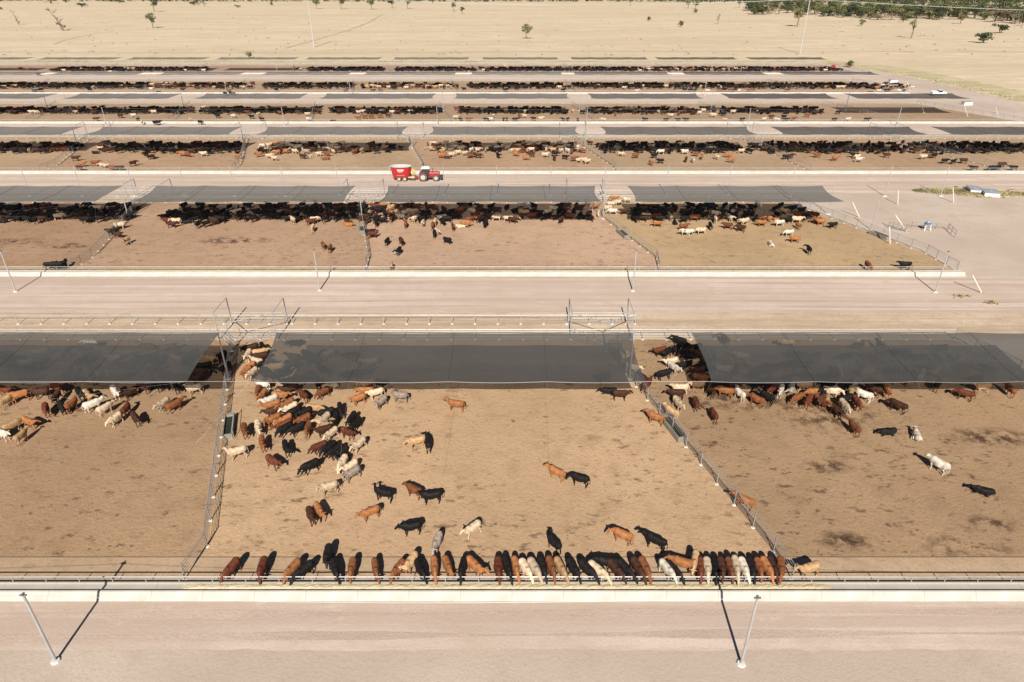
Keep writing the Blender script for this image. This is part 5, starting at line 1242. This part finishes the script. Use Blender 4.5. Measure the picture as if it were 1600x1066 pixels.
ZONE = {'bunk': ('%s steer from the left eating at the trough of the middle pen', 'cattle eating at the trough'),
        'bunch': ('%s steer from the left in the tight bunch inside the middle pen', 'bunched cattle in the middle pen'),
        'loose': ('%s steer from the left standing loose round the open middle pen', 'loose cattle round the middle pen'),
        'right': ('%s steer from the left in the open part of the right pen', 'cattle in the right pen'),
        'left': ('%s steer from the left in the open part of the left pen', 'cattle in the left pen'),
        'uleft': ('%s steer from the left beneath or behind the left sail', 'cattle shaded by the left sail'),
        'umid': ('%s steer from the left beneath or behind the middle sail', 'cattle shaded by the middle sail'),
        'uright': ('%s steer from the left beneath or behind the right sail', 'cattle shaded by the right sail'),
        'tier2': ('%s loose steer from the left in the second row of pens', 'loose cattle of the second row')}
bykey = {}
for h in HERD: bykey.setdefault((h[4], h[3]), []).append(h)
for key, L in bykey.items():
    L.sort(key=lambda q: q[0] / (q[1] * .88 + 18))
    for i, (x, y, a, c, z, pose) in enumerate(L):
        lab = ZONE[z][0] % ((nth(i + 1) + ' ' if len(L) > 1 else 'only ') + CNAME[c])
        if len(L) == 1: lab = lab.replace(' from the left', '')
        big = {'bunk': .92}.get(z, .9)
        add_steer(x, y, a, c, pose, lab, ZONE[z][1], big * random.uniform(.95, 1.05))
# all the others, seen small: one joined herd
LO = [steer_mesh(p, 90 + i, r) for i, (p, r) in enumerate([('stand', .05), ('low', .05), ('turnl', .05), ('turnr', .05), ('lie', .05)])]
PAL = {'K': 'KKKKKKKKKKKKKKKKKKKKKKDDDDDRWKKKKKDC', 'D': 'KKKKKKKKKKKDDDDRRBTCG', 'M': 'KKKKKDDDRRBOTTCCHG', 'L': 'CCCHHTTGCCRDBKKKD'}
CODES = list('KDRBOTCHG') + ['X']; cidx = {c: i for i, c in enumerate(CODES)}; cidx['W'] = 0; cidx['F'] = 2
lo = []
for me in LO:
    n = len(me.vertices); v = np.empty(n * 3); me.vertices.foreach_get('co', v); v = v.reshape(-1, 3)
    f = np.empty(len(me.polygons) * 3, dtype=np.int32); me.polygons.foreach_get('vertices', f); f = f.reshape(-1, 3)
    mi = np.empty(len(me.polygons), dtype=np.int32); me.polygons.foreach_get('material_index', mi); lo.append((v, f, mi))
def clear(y):
    for T in TIERS:
        if T['bunk'] - 1.6 < y < T['bunk'] + 1.7: return T['bunk'] + 1.75 + random.random() * .4
    return y
place = [(x, clear(y), a, c) for (x, y, a, c) in FAR_HERD]; rng = random.Random(3); cells = {}
def free(x, y, dmin):
    cx, cy = int(x // 2), int(y // 2)
    for i in (-1, 0, 1):
        for j in (-1, 0, 1):
            for (px, py) in cells.get((cx + i, cy + j), ()):
                if (px - x) ** 2 + ((py - y) * 1.15) ** 2 < dmin * dmin: return False
    return True
for p in place: cells.setdefault((int(p[0] // 2), int(p[1] // 2)), []).append((p[0], p[1]))
for (x0, x1, y0, y1, dens, pal) in BANDS:
    n = int((x1 - x0) * (y1 - y0) * dens / 1.9)
    for _ in range(n):
        y = rng.uniform(y0, y1); x = rng.uniform(x0, x1) - (y - (y0 + y1) / 2) * .22
        if rng.random() > 1.25 - .45 * abs(2 * (y - y0) / (y1 - y0) - 1): continue
        if not free(x, y, 1.12): continue
        cells.setdefault((int(x // 2), int(y // 2)), []).append((x, y))
        a = rng.choice([rng.gauss(190, 30), rng.gauss(10, 30), rng.uniform(0, 360), rng.gauss(240, 25)]); place.append((x, y, a, rng.choice(PAL[pal])))
VV = []; FF = []; MM = []; off = 0
for (x, y, a, c) in place:
    v, f, mi = lo[4] if rng.random() < (.05 if y < 300 else .02) else lo[rng.randrange(4)]
    ca, sa = math.cos(R(a)), math.sin(R(a)); s = rng.uniform(.84, .98)
    w = np.empty_like(v); w[:, 0] = (v[:, 0] * ca - v[:, 1] * sa) * s + x; w[:, 1] = (v[:, 0] * sa + v[:, 1] * ca) * s + y; w[:, 2] = v[:, 2] * s + .055
    VV.append(w); FF.append(f + off); off += len(v); col = np.full(len(f), cidx[c], dtype=np.int32)
    if c in 'WF': col[(mi == 1) | (mi == 2)] = 9
    MM.append(col)
VV = np.concatenate(VV); FF = np.concatenate(FF); MM = np.concatenate(MM)
me = bpy.data.meshes.new('cattle_herd'); me.vertices.add(len(VV)); me.vertices.foreach_set('co', VV.ravel().astype(np.float32))
me.loops.add(len(FF) * 3); me.loops.foreach_set('vertex_index', FF.ravel()); me.polygons.add(len(FF)); me.polygons.foreach_set('loop_start', np.arange(0, len(FF) * 3, 3, dtype=np.int32))
for c in CODES: me.materials.append(WF if c == 'X' else COAT[c])
me.polygons.foreach_set('material_index', MM); me.polygons.foreach_set('use_smooth', np.ones(len(FF), dtype=bool)); me.update(calc_edges=True); me.validate()
tag(link('cattle_herd', me), 'thousands of cattle crowding in the shade of the farther rows of pens', 'cattle herd', kind='stuff')
for m_ in LO: bpy.data.meshes.remove(m_)
print('herd', len(place), 'tris', len(FF))
